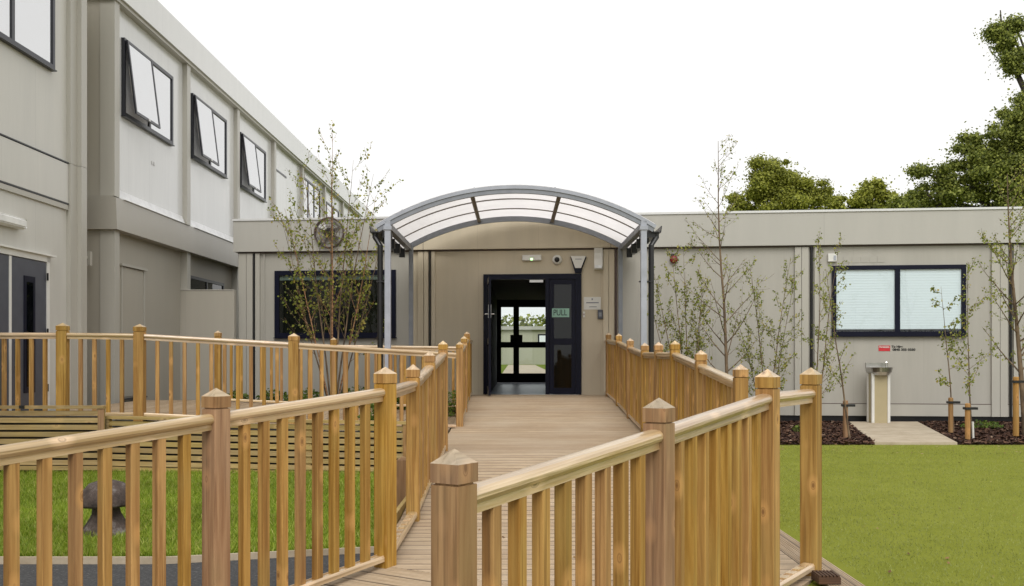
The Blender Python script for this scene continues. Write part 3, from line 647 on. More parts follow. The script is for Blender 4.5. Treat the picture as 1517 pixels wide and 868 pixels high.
# open leaf, hinged left, swung out about 90 degrees
LM = BF @ T(d0+w_-.01, -.052, 0) @ RZ(-R(80)); lw = .98; lh0, lh1 = dz0+.012, dz1-w_-.01; g = .11
m = MB().box(0, g, -.02, .02, lh0, lh1).box(lw-g, lw, -.02, .02, lh0, lh1).box(g, lw-g, -.02, .02, lh0, lh0+.14).box(g, lw-g, -.02, .02, zm-.06, zm+.06).box(g, lw-g, -.02, .02, lh1-g, lh1)
lf = m.build('open_leaf', NAVY, dr, frame=LM)
MB().box(g, lw-g, -.004, .004, lh0+.14, zm-.06).box(g, lw-g, -.004, .004, zm+.06, lh1-g).build('leaf_glass', GLASSD, dr, frame=LM)
hz_ = UZ(727, 472)
m = MB().box(lw-.075, lw-.035, .02, .026, hz_-.02, hz_+.22).tube([(lw-.055, .026, hz_+.05), (lw-.055, .075, hz_+.05), (lw-.19, .075, hz_+.05)], .011).box(lw-.075, lw-.035, -.026, -.02, hz_-.02, hz_+.22).tube([(lw-.055, -.026, hz_+.05), (lw-.055, -.075, hz_+.05), (lw-.19, -.075, hz_+.05)], .011)
m.build('handle', STAIN, dr, frame=LM)
MB().box(U(785), U(805), -.056, -.03, UZ(790, 418.5), UZ(790, 415)).build('door_closer', STAIN, dr, frame=BF)
MB().box(d0+.05, d1-.05, -.09, .12, dz0-.012, dz0-.002).build('threshold', STAIN, dr, frame=BF)
MB().box(d0+.12, dmx-.04, .12, .16, ZD-.02, ZD+.2).build('head_lining', INTER, dr, frame=BF)
# corridor
cx0, cx1 = -.50, 1.35; ye = 27.3
MB().box(cx0-.1, cx0, 19.45, ye, -.8, 1.9).build('corridor_wall', CORR, low); MB().box(cx1, cx1+.1, 19.25, ye, -.8, 1.9).build('corridor_wall', CORR, low)
MB().box(cx0, cx1, 19.4, ye, 1.45, 1.55).build('corridor_ceiling', CORR, low); MB().box(cx0-.1, cx1+.1, 19.35, ye, -.8, -.765).build('corridor_floor', CFLR, low)
# inner door
iz0, iz1 = -.76, 1.45; yi = 27.0
def ibox(m, pa, pb, qa, qb): m.box(PX(pa, yi), PX(pb, yi), yi, yi+.05, PZ(qb, yi), PZ(qa, yi))
m = MB(); ibox(m, 735, 742.5, 444, 567); ibox(m, 760.5, 769, 455, 553); ibox(m, 811.5, 840, 444, 567); ibox(m, 742.5, 811.5, 444, 455); ibox(m, 742.5, 811.5, 553, 567); ibox(m, 742.5, 760.5, 506.5, 515); ibox(m, 769, 811.5, 506.5, 515)
m.box(PX(756, yi), PX(774, yi), yi-.04, yi, PZ(512, yi), PZ(496, yi))
idr = m.build('inner_door', INTER, low)
for pa, pb in ((742.5, 760.5), (769, 811.5)):
    for qa, qb in ((455, 506.5), (515, 553)):
        mm = MB(); mm.box(PX(pa, yi), PX(pb, yi), yi+.02, yi+.026, PZ(qb, yi), PZ(qa, yi)); mm.build('pane', GLASS, idr)
# court behind
sheet('court_lawn', [(-30, 28, 0), (40, 28, 0), (40, 66, 0), (-30, 66, 0)], G_LAWN, -.62, .5)
sheet('court_path', [(-.43, 28, 0), (1.2, 28, 0), (1.1, 58, 0), (-.43, 58, 0)], CONC, -.60, .1)
fb = thing('court_building', 'pale low building seen through the entrance doors across the rear court', 'building', T(1, 62, -.62))
FBW = wallmat('pale_panel', (.42, .41, .31), .6, 1.2, .8)
MB().box(-9, 14, 62, 68, -.7, 1.50).build('wall', FBW, fb)
MB().box(-9.2, 14.2, 61.8, 68.2, 1.51, 1.72).build('roof_fascia', FASC, fb)
MB().box(PX(797, 62), PX(812, 62), 61.95, 61.999, PZ(512, 62), PZ(495, 62)).build('window', NAVY, fb)
MB().box(PX(799, 62), PX(810, 62), 61.93, 61.949, PZ(510, 62), PZ(497, 62)).build('pane', BLIND, fb)
hg = thing('court_hedge', 'dark green hedge top showing above the pale building behind the entrance doors', 'hedge', T(1, 72, -1.4))
g_ = np.random.default_rng(5); C_ = np.c_[-8+20*g_.random(9000), 70.5+2*g_.random(9000), -1.4+4.05*g_.random(9000)**.8+.15*np.sin(g_.random(9000)*9)]
V_, F_ = leafmesh(random.Random(3), C_, .3); big('foliage', V_, F_, L_TREE2, hg, (1, 72, -1.4))
m = MB()
for k in range(8): m.tube([(-7+2.4*k, 71.5, -1.45), (-7+2.4*k, 71.5, 1.8)], [.08, .03], 5)
m.build('stems', BARKD, hg)
for q_ in (U(628.4), U(905)): MB().box(q_-.004, q_+.004, -.103, -.1005, ZT, 2.6).build('fascia_joint', PIPEB, low, frame=BF)

GLN = plain('grey_print', (.25, .25, .28), .6)
# fittings on the entrance wall (each a thing of its own)
def fit(name, label, cat, px, py, group=None): return thing(name, label, cat, BF @ T(U(px), 0, UZ(px, py)), group)
t = fit('emergency_light', 'slim white emergency light with a green lamp over the entrance door', 'light', 788, 387)
MB().bbox(U(774), U(802.5), -.07, -.001, UZ(788, 386.5), UZ(788, 378), .012).build('light_body', WHITEP, t, frame=BF)
GRN = NT('green_led'); GRN.base((.3, .8, .3)); GRN.b.inputs['Emission Color'].default_value = (.5, 1, .4, 1); GRN.b.inputs['Emission Strength'].default_value = 2.5; GRN = GRN.m
MB().box(U(786.5), U(789.5), -.078, -.071, UZ(788, 386), UZ(788, 383)).build('indicator_lamp', GRN, t, frame=BF)
t = fit('dome_camera', 'round white dome camera with a black eye above the door', 'camera', 825.5, 386)
CM = BF @ T(U(825.5), -.002, UZ(825.5, 385)) @ Matrix.Rotation(math.pi/2, 4, 'X')
MB().lathe([(.092, 0), (.092, .03), (.075, .055), (.05, .06)], 24, CM).build('camera_housing', WHITEP, t, smooth=True)
MB().lathe([(.05, .058), (.045, .08), (.028, .098), (.006, .105)], 20, CM).build('camera_lens', BLACK, t, smooth=True)
t = fit('alarm_box', 'white shield shaped alarm box with dark blue base at the door corner', 'alarm', 857, 402)
def poly(t, name, mat, pts, y0, y1, fr=BF):
    m = MB(); n = len(pts); P = [(U(a), y0, UZ(a, b)) for a, b in pts]+[(U(a), y1, UZ(a, b)) for a, b in pts]
    m.add(P, [tuple(range(n-1, -1, -1)), tuple(range(n, 2*n))]+[(k, (k+1) % n, (k+1) % n+n, k+n) for k in range(n)]); return m.build(name, mat, t, frame=fr)
poly(t, 'alarm_base', NAVY, [(845, 380.5), (869, 380.5), (863, 397), (861.5, 404.5), (852, 404.5), (850, 397)], -.06, -.001)
poly(t, 'alarm_cover', WHITEP, [(846, 380), (868, 380), (861, 397.5), (852.5, 397.5)], -.10, -.061)
poly(t, 'alarm_mark', GLN, [(852.5, 384), (862, 384), (862, 385), (852.5, 385)], -.103, -.101)
t = fit('wall_heater', 'tall white curved unit at the right of the entrance under the roof band', 'wall unit', 887, 400)
m = MB().prism([(-.001, 0), (-.10, 0), (-.12, .06), (-.09, .2), (-.085, .3), (-.10, .40), (-.001, .40)], 0, U(893)-U(880.5))
m.build('casing', WHITEP, t, frame=BF @ T(U(880.5), 0, UZ(887, 399.5)))
MB().box(U(880.5)+.02, U(893)-.02, -.128, -.115, UZ(887, 399.5)+.02, UZ(887, 399.5)+.07).build('grille', STAIN, t, frame=BF)
t = fit('notice_sign', 'white rectangular notice with grey lines right of the door', 'sign', 877, 459)
MB().box(U(865), U(890), -.012, -.001, UZ(877, 458.5), UZ(877, 440)).build('sign_board', WHITEP, t, frame=BF)
m = MB().box(U(868.5), U(887), -.0145, -.0125, UZ(877, 449.2), UZ(877, 447.6)).box(U(873), U(884), -.0145, -.0125, UZ(877, 455), UZ(877, 454)).box(U(876.3), U(878.5), -.0145, -.0125, UZ(877, 444.6), UZ(877, 442))
m.build('printed_lines', GLN, t, frame=BF)
t = fit('keypad', 'small grey door entry keypad under the notice', 'keypad', 889, 472)
MB().bbox(U(885.5), U(893), -.05, -.001, UZ(889, 472.5), UZ(889, 459), .006).build('keypad_body', DDOOR, t, frame=BF)
MB().box(U(887.2), U(891.4), -.054, -.051, UZ(889, 469), UZ(889, 463)).build('key_plate', STEELG, t, frame=BF)
t = fit('door_button', 'tiny white door button between the door frame and the notice', 'button', 865, 470)
MB().bbox(U(863.6), U(866.8), -.03, -.001, UZ(865, 470), UZ(865, 461.5), .004).build('button_plate', WHITEP, t, frame=BF)
MB().box(U(864.6), U(865.8), -.036, -.031, UZ(865, 467), UZ(865, 464.6)).build('button_cap', RED, t, frame=BF)
t = fit('fire_bell', 'round dark red fire bell on the wall behind the first birch right of the canopy', 'bell', 998, 390)
CM = BF @ T(U(998), -.002, UZ(998, 384.5)) @ Matrix.Rotation(math.pi/2, 4, 'X')
MB().lathe([(.04, 0), (.04, .03), (.075, .035), (.07, .06), (.04, .075), (.01, .08)], 20, CM).build('bell_dome', RED, t, smooth=True)
MB().box(U(998)-.05, U(998)+.05, -.03, -.001, UZ(998, 380), UZ(998, 376)).build('bell_bracket', BLACK, t, frame=BF)
t = fit('outside_socket', 'small white junction box above the left corner of the blind covered window', 'box', 1232, 388)
MB().bbox(U(1226), U(1239), -.06, -.001, UZ(1232, 388), UZ(1232, 376), .006).build('box_body', WHITEP, t, frame=BF)
MB().box(U(1234), U(1237.5), -.066, -.061, UZ(1232, 386), UZ(1232, 379)).build('box_switch', STEELL, t, frame=BF)
t = fit('vent_grilles', 'row of faint pale vent slots above the blind covered window', 'vent', 1290, 390)
for i in range(5): MB().box(U(1250+i*12.5), U(1260.5+i*12.5), -.006, -.001, UZ(1290, 389), UZ(1290, 380)).build('vent_slot', WALL, t, frame=BF)
t = fit('hire_sign', 'small red and white hire sign with phone number under the blind covered window', 'sign', 1328, 521)
MB().box(U(1301.5), U(1318.5), -.006, -.001, UZ(1310, 520), UZ(1310, 511.8)).build('red_plate', SIGNR, t, frame=BF)
text('Portakabin', .05, WHITEP, t, BF @ T(U(1310), -.008, UZ(1310, 514)), 'white_lettering', bold=.001, sx=.82)
text('To Hire', .055, BLACK, t, BF @ T(U(1329), -.004, UZ(1329, 513.6)), 'black_lettering', bold=.0022, sx=1.1)
text('0845 355 0350', .055, BLACK, t, BF @ T(U(1339), -.004, UZ(1339, 518)), 'phone_lettering', bold=.0022, sx=1.2)
t = fit('wall_fan', 'round wire guarded fan on the roof band behind the left birch', 'fan', 491, 366)
fc = Vector((U(491), -.20, UZ(491, 346))); rr = .285
def ring(r, y, th): return [(fc.x+r*math.cos(q*math.pi/16), y, fc.z+r*math.sin(q*math.pi/16)) for q in range(33)], th
m = MB()
for r, y, th in ((rr, -.18, .013), (rr, -.12, .01), (rr*.8, -.215, .005), (rr*.6, -.23, .005), (rr*.4, -.235, .005)): p, th = ring(r, y, th); m.tube(p, th, 6)
m.build('guard_ring', PIPEB, t, frame=BF)
m = MB()
for k in range(14):
    q = k*2*math.pi/14; m.tube([(fc.x+.05*math.cos(q), -.24, fc.z+.05*math.sin(q)), (fc.x+rr*.7*math.cos(q), -.225, fc.z+rr*.7*math.sin(q)), (fc.x+rr*math.cos(q), -.18, fc.z+rr*math.sin(q))], .004, 5)
m.build('guard_wire', PIPEB, t, frame=BF)
CM = BF @ T(fc.x, -.105, fc.z) @ Matrix.Rotation(math.pi/2, 4, 'X')
MB().lathe([(.10, 0), (.10, .06), (.075, .10), (.075, .12)], 20, CM).build('motor_hub', BLACK, t, smooth=False)
m = MB()
for k in range(4):
    q0 = k*math.pi/2+.4
    pts = [(fc.x+r*math.cos(q0+dq), -.15-.03*(dq > .3), fc.z+r*math.sin(q0+dq)) for r, dq in ((.08, 0), (.25, .05), (.25, .75), (.08, .6))]
    m.add(pts+[(a_, b_+.006, c_) for a_, b_, c_ in pts], [(0, 1, 2, 3), (7, 6, 5, 4), (0, 4, 5, 1), (1, 5, 6, 2), (2, 6, 7, 3), (3, 7, 4, 0)])
m.build('fan_blade', STAIN, t, frame=BF)

# ------------------------------------------------------------------ entrance canopy
can = thing('entrance_canopy', 'arched grey framed canopy with opal roof sheets over the entrance', 'canopy', T(0, 17, -.76))
RA = 4.05; AZ = 2.55-RA; YF, YB = 15.4, 18.72
def arc(x, r=0): return AZ+math.sqrt((RA+r)**2-x*x)
def archbar(name, mat, y0, y1, r0, r1, X=2.13, n=32):
    m = MB(); v = []; f = []
    for i in range(n+1):
        a = -X+2*X*i/n; th = math.asin(a/RA)
        for y, r in ((y0, r0), (y1, r0), (y1, r1), (y0, r1)): v.append(((RA+r)*math.sin(th), y, AZ+(RA+r)*math.cos(th)))
    for i in range(n):
        for k in range(4): f.append((i*4+k, i*4+4+k, i*4+4+(k+1) % 4, i*4+(k+1) % 4))
    f += [(0, 1, 2, 3), (n*4+3, n*4+2, n*4+1, n*4)]; m.add(v, f); return m.build(name, mat, can)
archbar('front_arch', STEELG, YF-.03, YF+.03, -.10, 0); archbar('arch_trim', STEELL, YF-.045, YF-.031, -.035, .018)
archbar('rear_arch', STEELG, YB-.03, YB+.03, -.09, 0, 2.0)
for t_ in (1/3, 2/3): archbar('glazing_bar', BARG, YF+(YB-YF)*t_-.012, YF+(YB-YF)*t_+.012, -.022, -.004, 2.06)
archbar('roof_sheet', POLY, YF-.03, YB+.25, .020, .028, 2.10)
archbar('edge_trim', STEELG, YB+.031, YB+.06, -.02, .012, 2.05)
for x in (-.68, .68):
    z = arc(x); a = math.asin(x/RA); MB().box(-.032, .032, YF+.03, YB-.03, -.055, -.0).build('purlin', BARG, can, frame=T(x, 0, z-.004) @ Matrix.Rotation(a, 4, 'Y'))
for s in (-1, 1):
    z = arc(1.95); MB().box(-.05, .05, YF+.031, YB-.031, -.12, -.03).build('eave_beam', STEELG, can, frame=T(s*1.97, 0, z))
    xo = 2.15; z = arc(2.1)
    gm = MB().prism([(-.06, -.10), (.06, -.10), (.075, 0), (.06, 0), (.048, -.085), (-.048, -.085), (-.06, 0), (-.075, 0)], YF-.02, YB+.1)
    gm.build('gutter', BLACK, can, frame=T(s*xo, 0, z-.01) @ RZ(math.pi/2))
    MB().box(s*1.96-.07, s*1.96+.17*s if s > 0 else s*1.96+.07, YF+.04, YF+.13, z-.18, z-.10).build('gutter_bracket', BLACK, can)
    for k in range(4): MB().box(s*2.04-.05, s*2.04+.05, YF+.5+k*.75, YF+.56+k*.75, z-.22, z-.06).build('gutter_bracket', BLACK, can)
    dx = 2.065
    MB().tube([(s*xo, YF+.08, z-.10), (s*(xo), YF+.08, z-.17), (s*dx, YF+.03, z-.30), (s*dx, YF+.03, -1.2)], .043, 12).build('downpipe', BLACK, can, smooth=False)
    for zz in (1.1, -.3): MB().box(s*2.0-.12, s*2.0+.1, YF-.02, YF+.075, zz, zz+.02).build('pipe_clip', BLACK, can)
    MB().bbox(s*1.945-.045, s*1.945+.045, YF-.045, YF+.045, -1.2, arc(1.945)-.02).build('front_post', STEELL, can)
    MB().bbox(s*1.935-.04, s*1.935+.04, YB-.04, YB+.04, -1.2, arc(1.935)-.02).build('rear_post', STEELG, can)
    MB().box(s*1.945-.06, s*1.945+.06, YF-.06, YF+.05, arc(1.945)-.16, arc(1.945)-.10).build('post_collar', STEELL, can)
for x in (-1.72, -.63, .60, 1.9):
    MB().lathe([(.02, 0), (.02, .012), (.008, .02)], 8).build('roof_bolt', STEELL, can, frame=T(x, YF, arc(x)+.02))

# ------------------------------------------------------------------ drinking fountain
FX, FY = PX(1301.5, 18.05), 18.05; FM = T(FX, FY, GR+.035); fh = PZ(549, FY)-(GR+.035)
ft = thing('drinking_fountain', 'stainless drinking fountain on a beige and white pedestal at the end of the slab path', 'drinking fountain', FM)
PB = plain('fountain_beige', (.44, .37, .22), .45, var=.04)
MB().box(-.145, .145, -.115, .125, 0, fh-.03).build('pedestal', PB, ft, frame=FM)
m = MB()
for x, y in ((-.165, -.13), (.115, -.13), (-.165, .09), (.115, .09)): m = MB().bbox(x, x+.05, y, y+.05, 0, fh-.03, .006); m.build('corner_trim', WHITEP, ft, frame=FM)
m = MB(); n = 14; v = []
for z, k in ((fh-.08, .62), (fh-.02, .95), (fh+.06, 1.0)):
    v += [(.20*k*math.cos(math.pi+math.pi*i/n)+.01, -.10+.19*k*math.sin(math.pi+math.pi*i/n), z) for i in range(n+1)]+[(.21*k, .14, z), (-.19*k, .14, z)]
q = n+3; m.add(v, [(r*q+i, r*q+(i+1) % q, r*q+q+(i+1) % q, r*q+q+i) for r in range(2) for i in range(q)]+[tuple(range(q-1, -1, -1)), tuple(range(2*q, 3*q))])
m.build('basin', STAIN, ft, frame=FM)
MB().box(-.19, .21, .10, .15, fh+.061, fh+.14).build('splash_back', STAIN, ft, frame=FM)
MB().tube([(.13, -.02, fh+.06), (.13, -.02, fh+.13), (.12, -.06, fh+.15)], .014, 8).build('spout', STAIN, ft, frame=FM)

# ------------------------------------------------------------------ trees
def branchy(rg, wood_mb, leaves, p, d, L, r, lvl, P):
    n = 5 if lvl else 9; pts = [p.copy()]; rad = [r]; q = p.copy(); dd = d.copy()
    for i in range(n):
        dd = (dd + Vector((rg.uniform(-1, 1), rg.uniform(-1, 1), rg.uniform(-.4, .8)))*P['wob']*(.5 if lvl == 0 else 1)+Vector((0, 0, P['up']))*.06*(lvl > 0)).normalized()
        q = q + dd*L/n; pts.append(q.copy()); rad.append(max(.0018, r*(1-.88*(i+1)/n)))
    wood_mb.tube(pts, rad, 5 if lvl else 7, cap=False)
    if lvl >= 1:
        k = max(3, int(L*P['leafd']*(4.2 if lvl > 1 else 2.2)))
        for _ in range(k):
            t = rg.uniform(.15, 1)*n; i = min(n-1, int(t)); b = pts[i].lerp(pts[i+1], t-i)
            leaves.append(b+Vector((rg.gauss(0, .02), rg.gauss(0, .02), rg.gauss(0, .02))))
    if lvl < P['lv']:
        k = P['nb'][lvl]; t0 = P['t0'] if lvl == 0 else .15
        for j in range(k):
            t = t0+(1-t0)*((j+rg.random())/k)*.97; i = min(n-1, int(t*n)); b = pts[i].lerp(pts[i+1], t*n-i)
            ax = (pts[i+1]-pts[i]).normalized(); az = rg.uniform(0, 6.283); o = ax.orthogonal().normalized(); o = (Matrix.Rotation(az, 3, ax) @ o)
            an = R(rg.uniform(*P['ang'])); nd = (ax*math.cos(an)+o*math.sin(an)).normalized()
            branchy(rg, wood_mb, leaves, b, nd, L*(1-t*.62)*P['lr'][lvl]*rg.uniform(.6, 1.1), max(.003, r*(1-t*.8)*.42), lvl+1, P)
def birch(label, px, Y, z0, ztop, stems=1, spread=0., seed=1, leafd=14, leaf=.04, r=.022, t0=.2, nb=(16, 4), lr=(.34, .45), ang=(28, 55), bark=BARK, lean=0., group='young birches beside the low building', up=1., wob=.09):
    rg = random.Random(seed); root = thing('birch_tree', label, 'tree', T(PX(px, Y), Y, z0), group); w = MB(); lv = []
    P = dict(leafd=leafd, nb=nb, lv=2, t0=t0, lr=lr, ang=ang, up=up, wob=wob)
    H = ztop-z0
    for s in range(stems):
        q = (s-(stems-1)/2)/max(1, (stems-1)/2) if stems > 1 else 0
        d = Vector((q*spread+lean+rg.uniform(-.03, .03), rg.uniform(-.12, .12), 1)).normalized()
        w = MB()
        branchy(rg, w, lv, Vector((PX(px, Y)+q*.06, Y+rg.uniform(-.05, .05), z0)), d, H*(1-.30*abs(q)*rg.uniform(.6, 1.2)), r*(1-.25*abs(q)), 0, P)
        w.build('trunk', bark if s % 3 == 1 or stems == 1 else BARK, root, smooth=True)
    V, Fc = leafmesh(rg, lv, leaf); big('foliage', V, Fc, L_BIRCH, root, (PX(px, Y), Y, z0)); return root
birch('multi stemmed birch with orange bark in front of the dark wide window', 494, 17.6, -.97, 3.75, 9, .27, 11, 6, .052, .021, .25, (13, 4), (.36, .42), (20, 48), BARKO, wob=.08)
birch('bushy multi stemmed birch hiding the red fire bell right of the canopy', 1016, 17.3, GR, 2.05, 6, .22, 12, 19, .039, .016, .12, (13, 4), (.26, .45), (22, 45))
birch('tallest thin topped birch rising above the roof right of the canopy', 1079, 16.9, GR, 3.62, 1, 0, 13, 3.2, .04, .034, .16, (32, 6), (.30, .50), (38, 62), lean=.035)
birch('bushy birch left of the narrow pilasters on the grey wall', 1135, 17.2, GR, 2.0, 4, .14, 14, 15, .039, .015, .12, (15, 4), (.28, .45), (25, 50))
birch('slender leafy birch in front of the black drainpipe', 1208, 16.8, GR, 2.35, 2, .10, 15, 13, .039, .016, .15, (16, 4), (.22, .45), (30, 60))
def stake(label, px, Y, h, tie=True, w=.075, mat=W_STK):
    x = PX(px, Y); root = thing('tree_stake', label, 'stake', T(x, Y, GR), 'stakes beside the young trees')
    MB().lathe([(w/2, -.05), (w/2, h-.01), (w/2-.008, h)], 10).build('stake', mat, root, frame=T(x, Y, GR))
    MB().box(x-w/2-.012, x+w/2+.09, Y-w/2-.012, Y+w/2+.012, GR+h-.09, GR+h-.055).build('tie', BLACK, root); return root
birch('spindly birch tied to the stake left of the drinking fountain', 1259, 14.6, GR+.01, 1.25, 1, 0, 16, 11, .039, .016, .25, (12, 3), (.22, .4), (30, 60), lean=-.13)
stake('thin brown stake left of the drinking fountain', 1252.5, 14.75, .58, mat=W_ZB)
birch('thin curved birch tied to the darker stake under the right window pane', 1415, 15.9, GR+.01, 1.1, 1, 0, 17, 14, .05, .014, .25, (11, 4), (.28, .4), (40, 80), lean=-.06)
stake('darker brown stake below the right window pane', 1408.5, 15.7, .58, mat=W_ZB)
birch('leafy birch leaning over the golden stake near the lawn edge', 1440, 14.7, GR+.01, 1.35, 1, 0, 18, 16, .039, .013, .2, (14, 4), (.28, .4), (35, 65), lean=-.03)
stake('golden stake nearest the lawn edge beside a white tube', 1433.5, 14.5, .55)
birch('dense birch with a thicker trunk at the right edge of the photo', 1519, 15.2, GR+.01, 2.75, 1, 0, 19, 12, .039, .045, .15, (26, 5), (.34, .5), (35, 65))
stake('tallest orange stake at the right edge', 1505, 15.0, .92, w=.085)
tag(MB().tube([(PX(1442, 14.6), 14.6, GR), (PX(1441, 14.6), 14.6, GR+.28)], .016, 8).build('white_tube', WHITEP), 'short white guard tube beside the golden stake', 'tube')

def shrub(label, px, Y, z0, w, h, n, seed, mat=L_SHR, size=.05):
    g = np.random.default_rng(seed); x = PX(px, Y); root = thing('low_shrub', label, 'shrub', T(x, Y, z0), 'low shrubs in the planting beds')
    th = g.random(n)*6.283; rr_ = np.sqrt(g.random(n))*w/2; C = np.c_[x+rr_*np.cos(th), Y+rr_*np.sin(th)*.6, z0+h*g.random(n)**.8*(1-.4*(rr_/(w/2))**2)]
    V, Fc = leafmesh(random.Random(seed), C, size); big('leaves', V, Fc, mat, root, (x, Y, z0))
    m = MB()
    for k in range(7): m.tube([(x, Y, z0-.03), (x+w*.3*math.cos(k), Y+w*.2*math.sin(k), z0+h*.7)], [.006, .003], 5)
    m.build('stems', BARK, root)
for i, (px, Y, z, w, h, n, lb) in enumerate((
    (352, 17.7, -.93, .5, .30, 500, 'low dark shrub below the left pilasters of the low building'), (405, 17.8, -.93, .6, .34, 600, 'low shrub between the pilasters and the multi stemmed birch'),
    (455, 17.9, -.93, .6, .32, 600, 'low shrub at the left foot of the multi stemmed birch'), (530, 17.6, -.93, .7, .38, 800, 'fresh green shrub right of the multi stemmed birch'),
    (600, 17.5, -.93, .6, .34, 600, 'low shrub near the left canopy posts'),
    (668, 16.0, -1.05, .5, .5, 500, 'green clump in the gap before the short fence'),
    (552, 12.35, -1.0, .35, .42, 500, 'bright green tuft growing behind the slatted wall'), (626, 12.3, -1.1, .34, .60, 600, 'tallest bright green tuft at the right end of the slatted wall'),
    (1455, 16.8, GR, .7, .16, 400, 'creeping plant at the foot of the right hand pilasters'), (1195, 15.8, GR, .4, .2, 250, 'small green plant in the bark bed beside the fence'))):
    shrub(lb, px, Y, z, w, h, n, 40+i)

def crown_tree(name, label, Y, clumps, trunk, n, seed, mat, leaf=.13, limbs=(), fill=.55):
    """clumps: (px, py, radius px)."""
    g = np.random.default_rng(seed); s = F/Y; x0 = PX(trunk, Y); root = thing(name, label, 'tree', T(x0, Y, -1.45))
    C = np.array([(PX(a, Y), Y, PZ(b, Y), r/s) for a, b, r in clumps]); g2 = []
    for (cx, cy, cz, r) in C:
        k = max(8, int(r*r*16))
        for _ in range(k):
            d = g.normal(size=3); d /= np.linalg.norm(d); q = r*(.2+.85*g.random()**.6); g2.append((cx+d[0]*q, cy+d[1]*q*1.1, cz+d[2]*q*.95, (.14+.22*g.random())*min(1.5, max(.8, r))))
    g2 = np.array(g2); wgt = g2[:, 3]**2; idx = g.choice(len(g2), n, p=wgt/wgt.sum()); d = g.normal(size=(n, 3)); d /= np.linalg.norm(d, axis=1)[:, None]
    q = g2[idx, 3]*np.abs(.35+.62*g.normal(size=n))*np.where(g.random(n) < .12, 1.7, 1.); P = g2[idx, :3]+d*q[:, None]*np.array([1.15, 1.15, .75])
    nr = d+g.normal(size=(n, 3))*.55+np.array([0, 0, .25]); nr /= np.linalg.norm(nr, axis=1)[:, None]; a = np.cross(nr, g.normal(size=(n, 3))); a /= np.linalg.norm(a, axis=1)[:, None]; b = np.cross(nr, a)
    sz = leaf*(.55+.8*g.random(n))[:, None]; V = np.empty((n, 4, 3)); V[:, 0] = P-a*sz*.5; V[:, 1] = P+b*sz*.4; V[:, 2] = P+a*sz*.5; V[:, 3] = P-b*sz*.4
    big('crown', V.reshape(-1, 3), np.arange(4*n).reshape(-1, 4), mat, root, (x0, Y, -1.45))
    m = MB(); top = float(C[:, 2].max()); h = float(np.median(C[:, 2])); tr = max(.15, (top+1.5)*.035)
    m.tube([(x0, Y, -1.5), (x0+.1, Y, h*.4), (x0, Y, h)], [tr*1.3, tr, tr*.55], 8)
    for cx, cy, cz, r in C: m.tube([(x0, Y, h*.5), ((x0+cx)/2+.2, Y+.2, (h*.5+cz)/2+.3), (cx, cy, cz)], [tr*.35, tr*.16, .03], 6)
    rg = random.Random(seed)
    for j in range(0, len(g2), 3):
        q = g2[j]; c = C[np.argmin(((C[:, :3]-q[:3])**2).sum(1))]; m.tube([c[:3], (Vector(c[:3])+Vector(q[:3]))/2+Vector((0, 0, .1)), q[:3]], [.05, .03, .015], 4)
    for l in limbs: m.tube([(PX(a_, Y), Y, PZ(b_, Y)) for a_, b_ in l], [.07-.05*i/(len(l)-1) for i in range(len(l))], 6)
    m.build('trunk', BARKD, root, smooth=True); return root
crown_tree('broadleaf_tree', 'rounded olive green tree behind the roof left of the small pale tree', 44, [(1128, 262, 26), (1150, 258, 26), (1175, 275, 30), (1115, 285, 26), (1150, 300, 40), (1195, 295, 30), (1100, 303, 18), (1215, 290, 20)], 1150, 130000, 61, L_TREE, .10)
crown_tree('broadleaf_tree', 'small pale tree poking over the roof between two larger trees', 48, [(1290, 283, 16), (1275, 297, 16), (1305, 298, 16), (1255, 300, 16), (1238, 304, 12), (1290, 308, 22)], 1288, 24000, 62, L_TREE, .13)
crown_tree('broadleaf_tree', 'low flat topped tree just showing over the roof beside the big oak', 46, [(1330, 307, 14), (1348, 305, 14), (1362, 312, 12)], 1345, 20000, 63, L_TREE2, .12)
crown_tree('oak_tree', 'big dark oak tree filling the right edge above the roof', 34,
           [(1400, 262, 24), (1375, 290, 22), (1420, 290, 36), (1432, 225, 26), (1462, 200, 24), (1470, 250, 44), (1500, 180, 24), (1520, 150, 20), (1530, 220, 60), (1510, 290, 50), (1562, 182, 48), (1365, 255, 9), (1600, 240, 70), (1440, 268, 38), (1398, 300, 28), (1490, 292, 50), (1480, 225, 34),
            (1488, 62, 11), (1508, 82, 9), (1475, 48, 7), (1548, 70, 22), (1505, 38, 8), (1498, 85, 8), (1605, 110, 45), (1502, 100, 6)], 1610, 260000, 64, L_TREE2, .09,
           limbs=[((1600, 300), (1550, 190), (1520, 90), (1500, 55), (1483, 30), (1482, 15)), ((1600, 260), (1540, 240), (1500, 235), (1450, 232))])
def litter(n, reg, z, seed):
    g = np.random.default_rng(seed); C = np.c_[reg[0]+(reg[1]-reg[0])*g.random(n), reg[2]+(reg[3]-reg[2])*g.random(n)**1.0, np.full(n, z)]
    a = g.random(n)*6.28; L = (.008+.014*g.random(n))[:, None]; u = np.c_[np.cos(a), np.sin(a), .3*g.random(n)]*L; v = np.c_[-np.sin(a), np.cos(a), .3*g.random(n)]*L*.6
    V = np.empty((n, 4, 3)); V[:, 0] = C-u; V[:, 1] = C-v; V[:, 2] = C+u; V[:, 3] = C+v; return V.reshape(-1, 3)
V_ = np.concatenate([litter(420, (1.95, 12, 12.6, 14.0), GR+.014, 90), litter(260, (1.95, 12, 5, 13), GR+.014, 91), litter(90, (-4, -.95, 7, 12), GL+.04, 92), litter(25, (-.7, 1.6, 5.9, 7.4), -1.226, 93)])
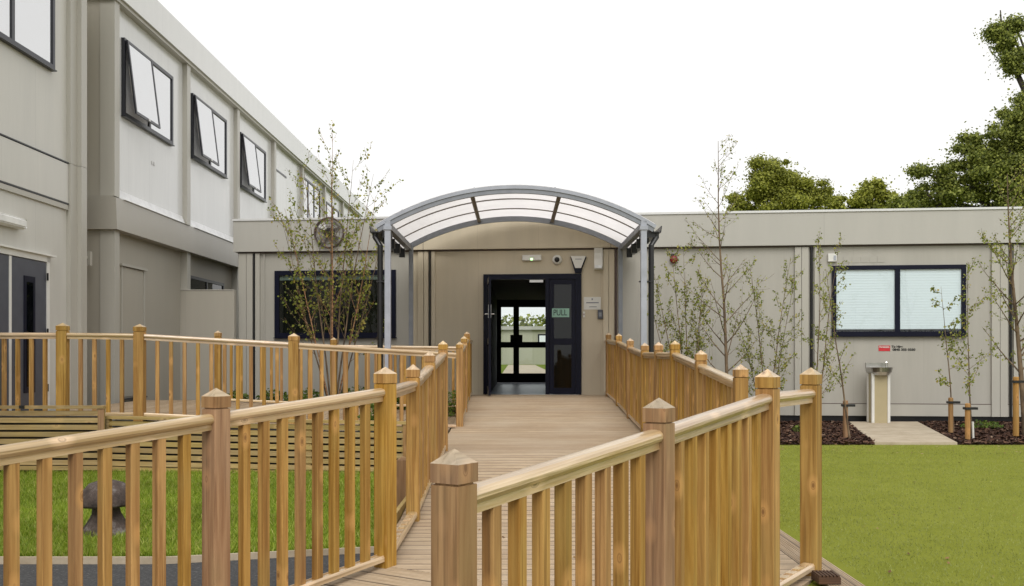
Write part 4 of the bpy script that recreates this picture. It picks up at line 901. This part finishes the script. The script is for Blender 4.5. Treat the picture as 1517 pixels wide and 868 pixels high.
tag(big('fallen_leaves', V_, np.arange(len(V_)).reshape(-1, 4), leafmat('dry_leaf', [(0, (.10, .05, .02)), (.6, (.25, .15, .06)), (1, (.45, .36, .2))], 0, .9)), 'tiny dry brown leaves scattered over the lawns', 'leaves', kind='stuff')

# ------------------------------------------------------------------ camera, light, world
cam = bpy.data.cameras.new('Camera'); co = bpy.data.objects.new('Camera', cam); COL.objects.link(co)
co.location = (0, 0, 0); co.rotation_euler = (math.pi/2, 0, 0)
cam.sensor_width = 36; cam.sensor_fit = 'HORIZONTAL'; cam.lens = 36*F/1517; cam.shift_x = -(CX-758.5)/1517; cam.shift_y = (HY-434)/1517
cam.clip_start = .1; cam.clip_end = 2000; sc.camera = co
SE, SA = R(46), R(176)   # elevation; azimuth from +Y clockwise
sd = Vector((math.sin(SA)*math.cos(SE), math.cos(SA)*math.cos(SE), math.sin(SE)))
sl = bpy.data.lights.new('Sun', 'SUN'); so = bpy.data.objects.new('Sun', sl); COL.objects.link(so)
sl.energy = 1.6; sl.angle = R(34); sl.color = (1, .975, .94); so.rotation_euler = sd.to_track_quat('Z', 'Y').to_euler(); so.location = (20, -20, 40)
w = bpy.data.worlds.new('World'); sc.world = w; w.use_nodes = True; nt = w.node_tree; bg = nt.nodes['Background']
sky = nt.nodes.new('ShaderNodeTexSky'); sky.sky_type = 'NISHITA'; sky.sun_disc = False; sky.sun_elevation = SE; sky.sun_rotation = SA; sky.dust_density = 4; sky.air_density = 1
hs = nt.nodes.new('ShaderNodeHueSaturation'); hs.inputs['Saturation'].default_value = .2; nt.links.new(sky.outputs[0], hs.inputs['Color'])
mx = nt.nodes.new('ShaderNodeMix'); mx.data_type = 'RGBA'; mx.inputs[0].default_value = .8; nt.links.new(hs.outputs[0], mx.inputs[6])
mx.inputs[7].default_value = (12.4, 12.3, 12.1, 1)     # overcast cloud layer
nt.links.new(mx.outputs[2], bg.inputs['Color']); bg.inputs['Strength'].default_value = .10
sc.view_settings.view_transform = 'Standard'; sc.view_settings.look = 'None'; sc.view_settings.exposure = 0; sc.view_settings.gamma = 1
sc.cycles.max_bounces = 8; sc.cycles.transparent_max_bounces = 12; sc.cycles.use_denoising = True
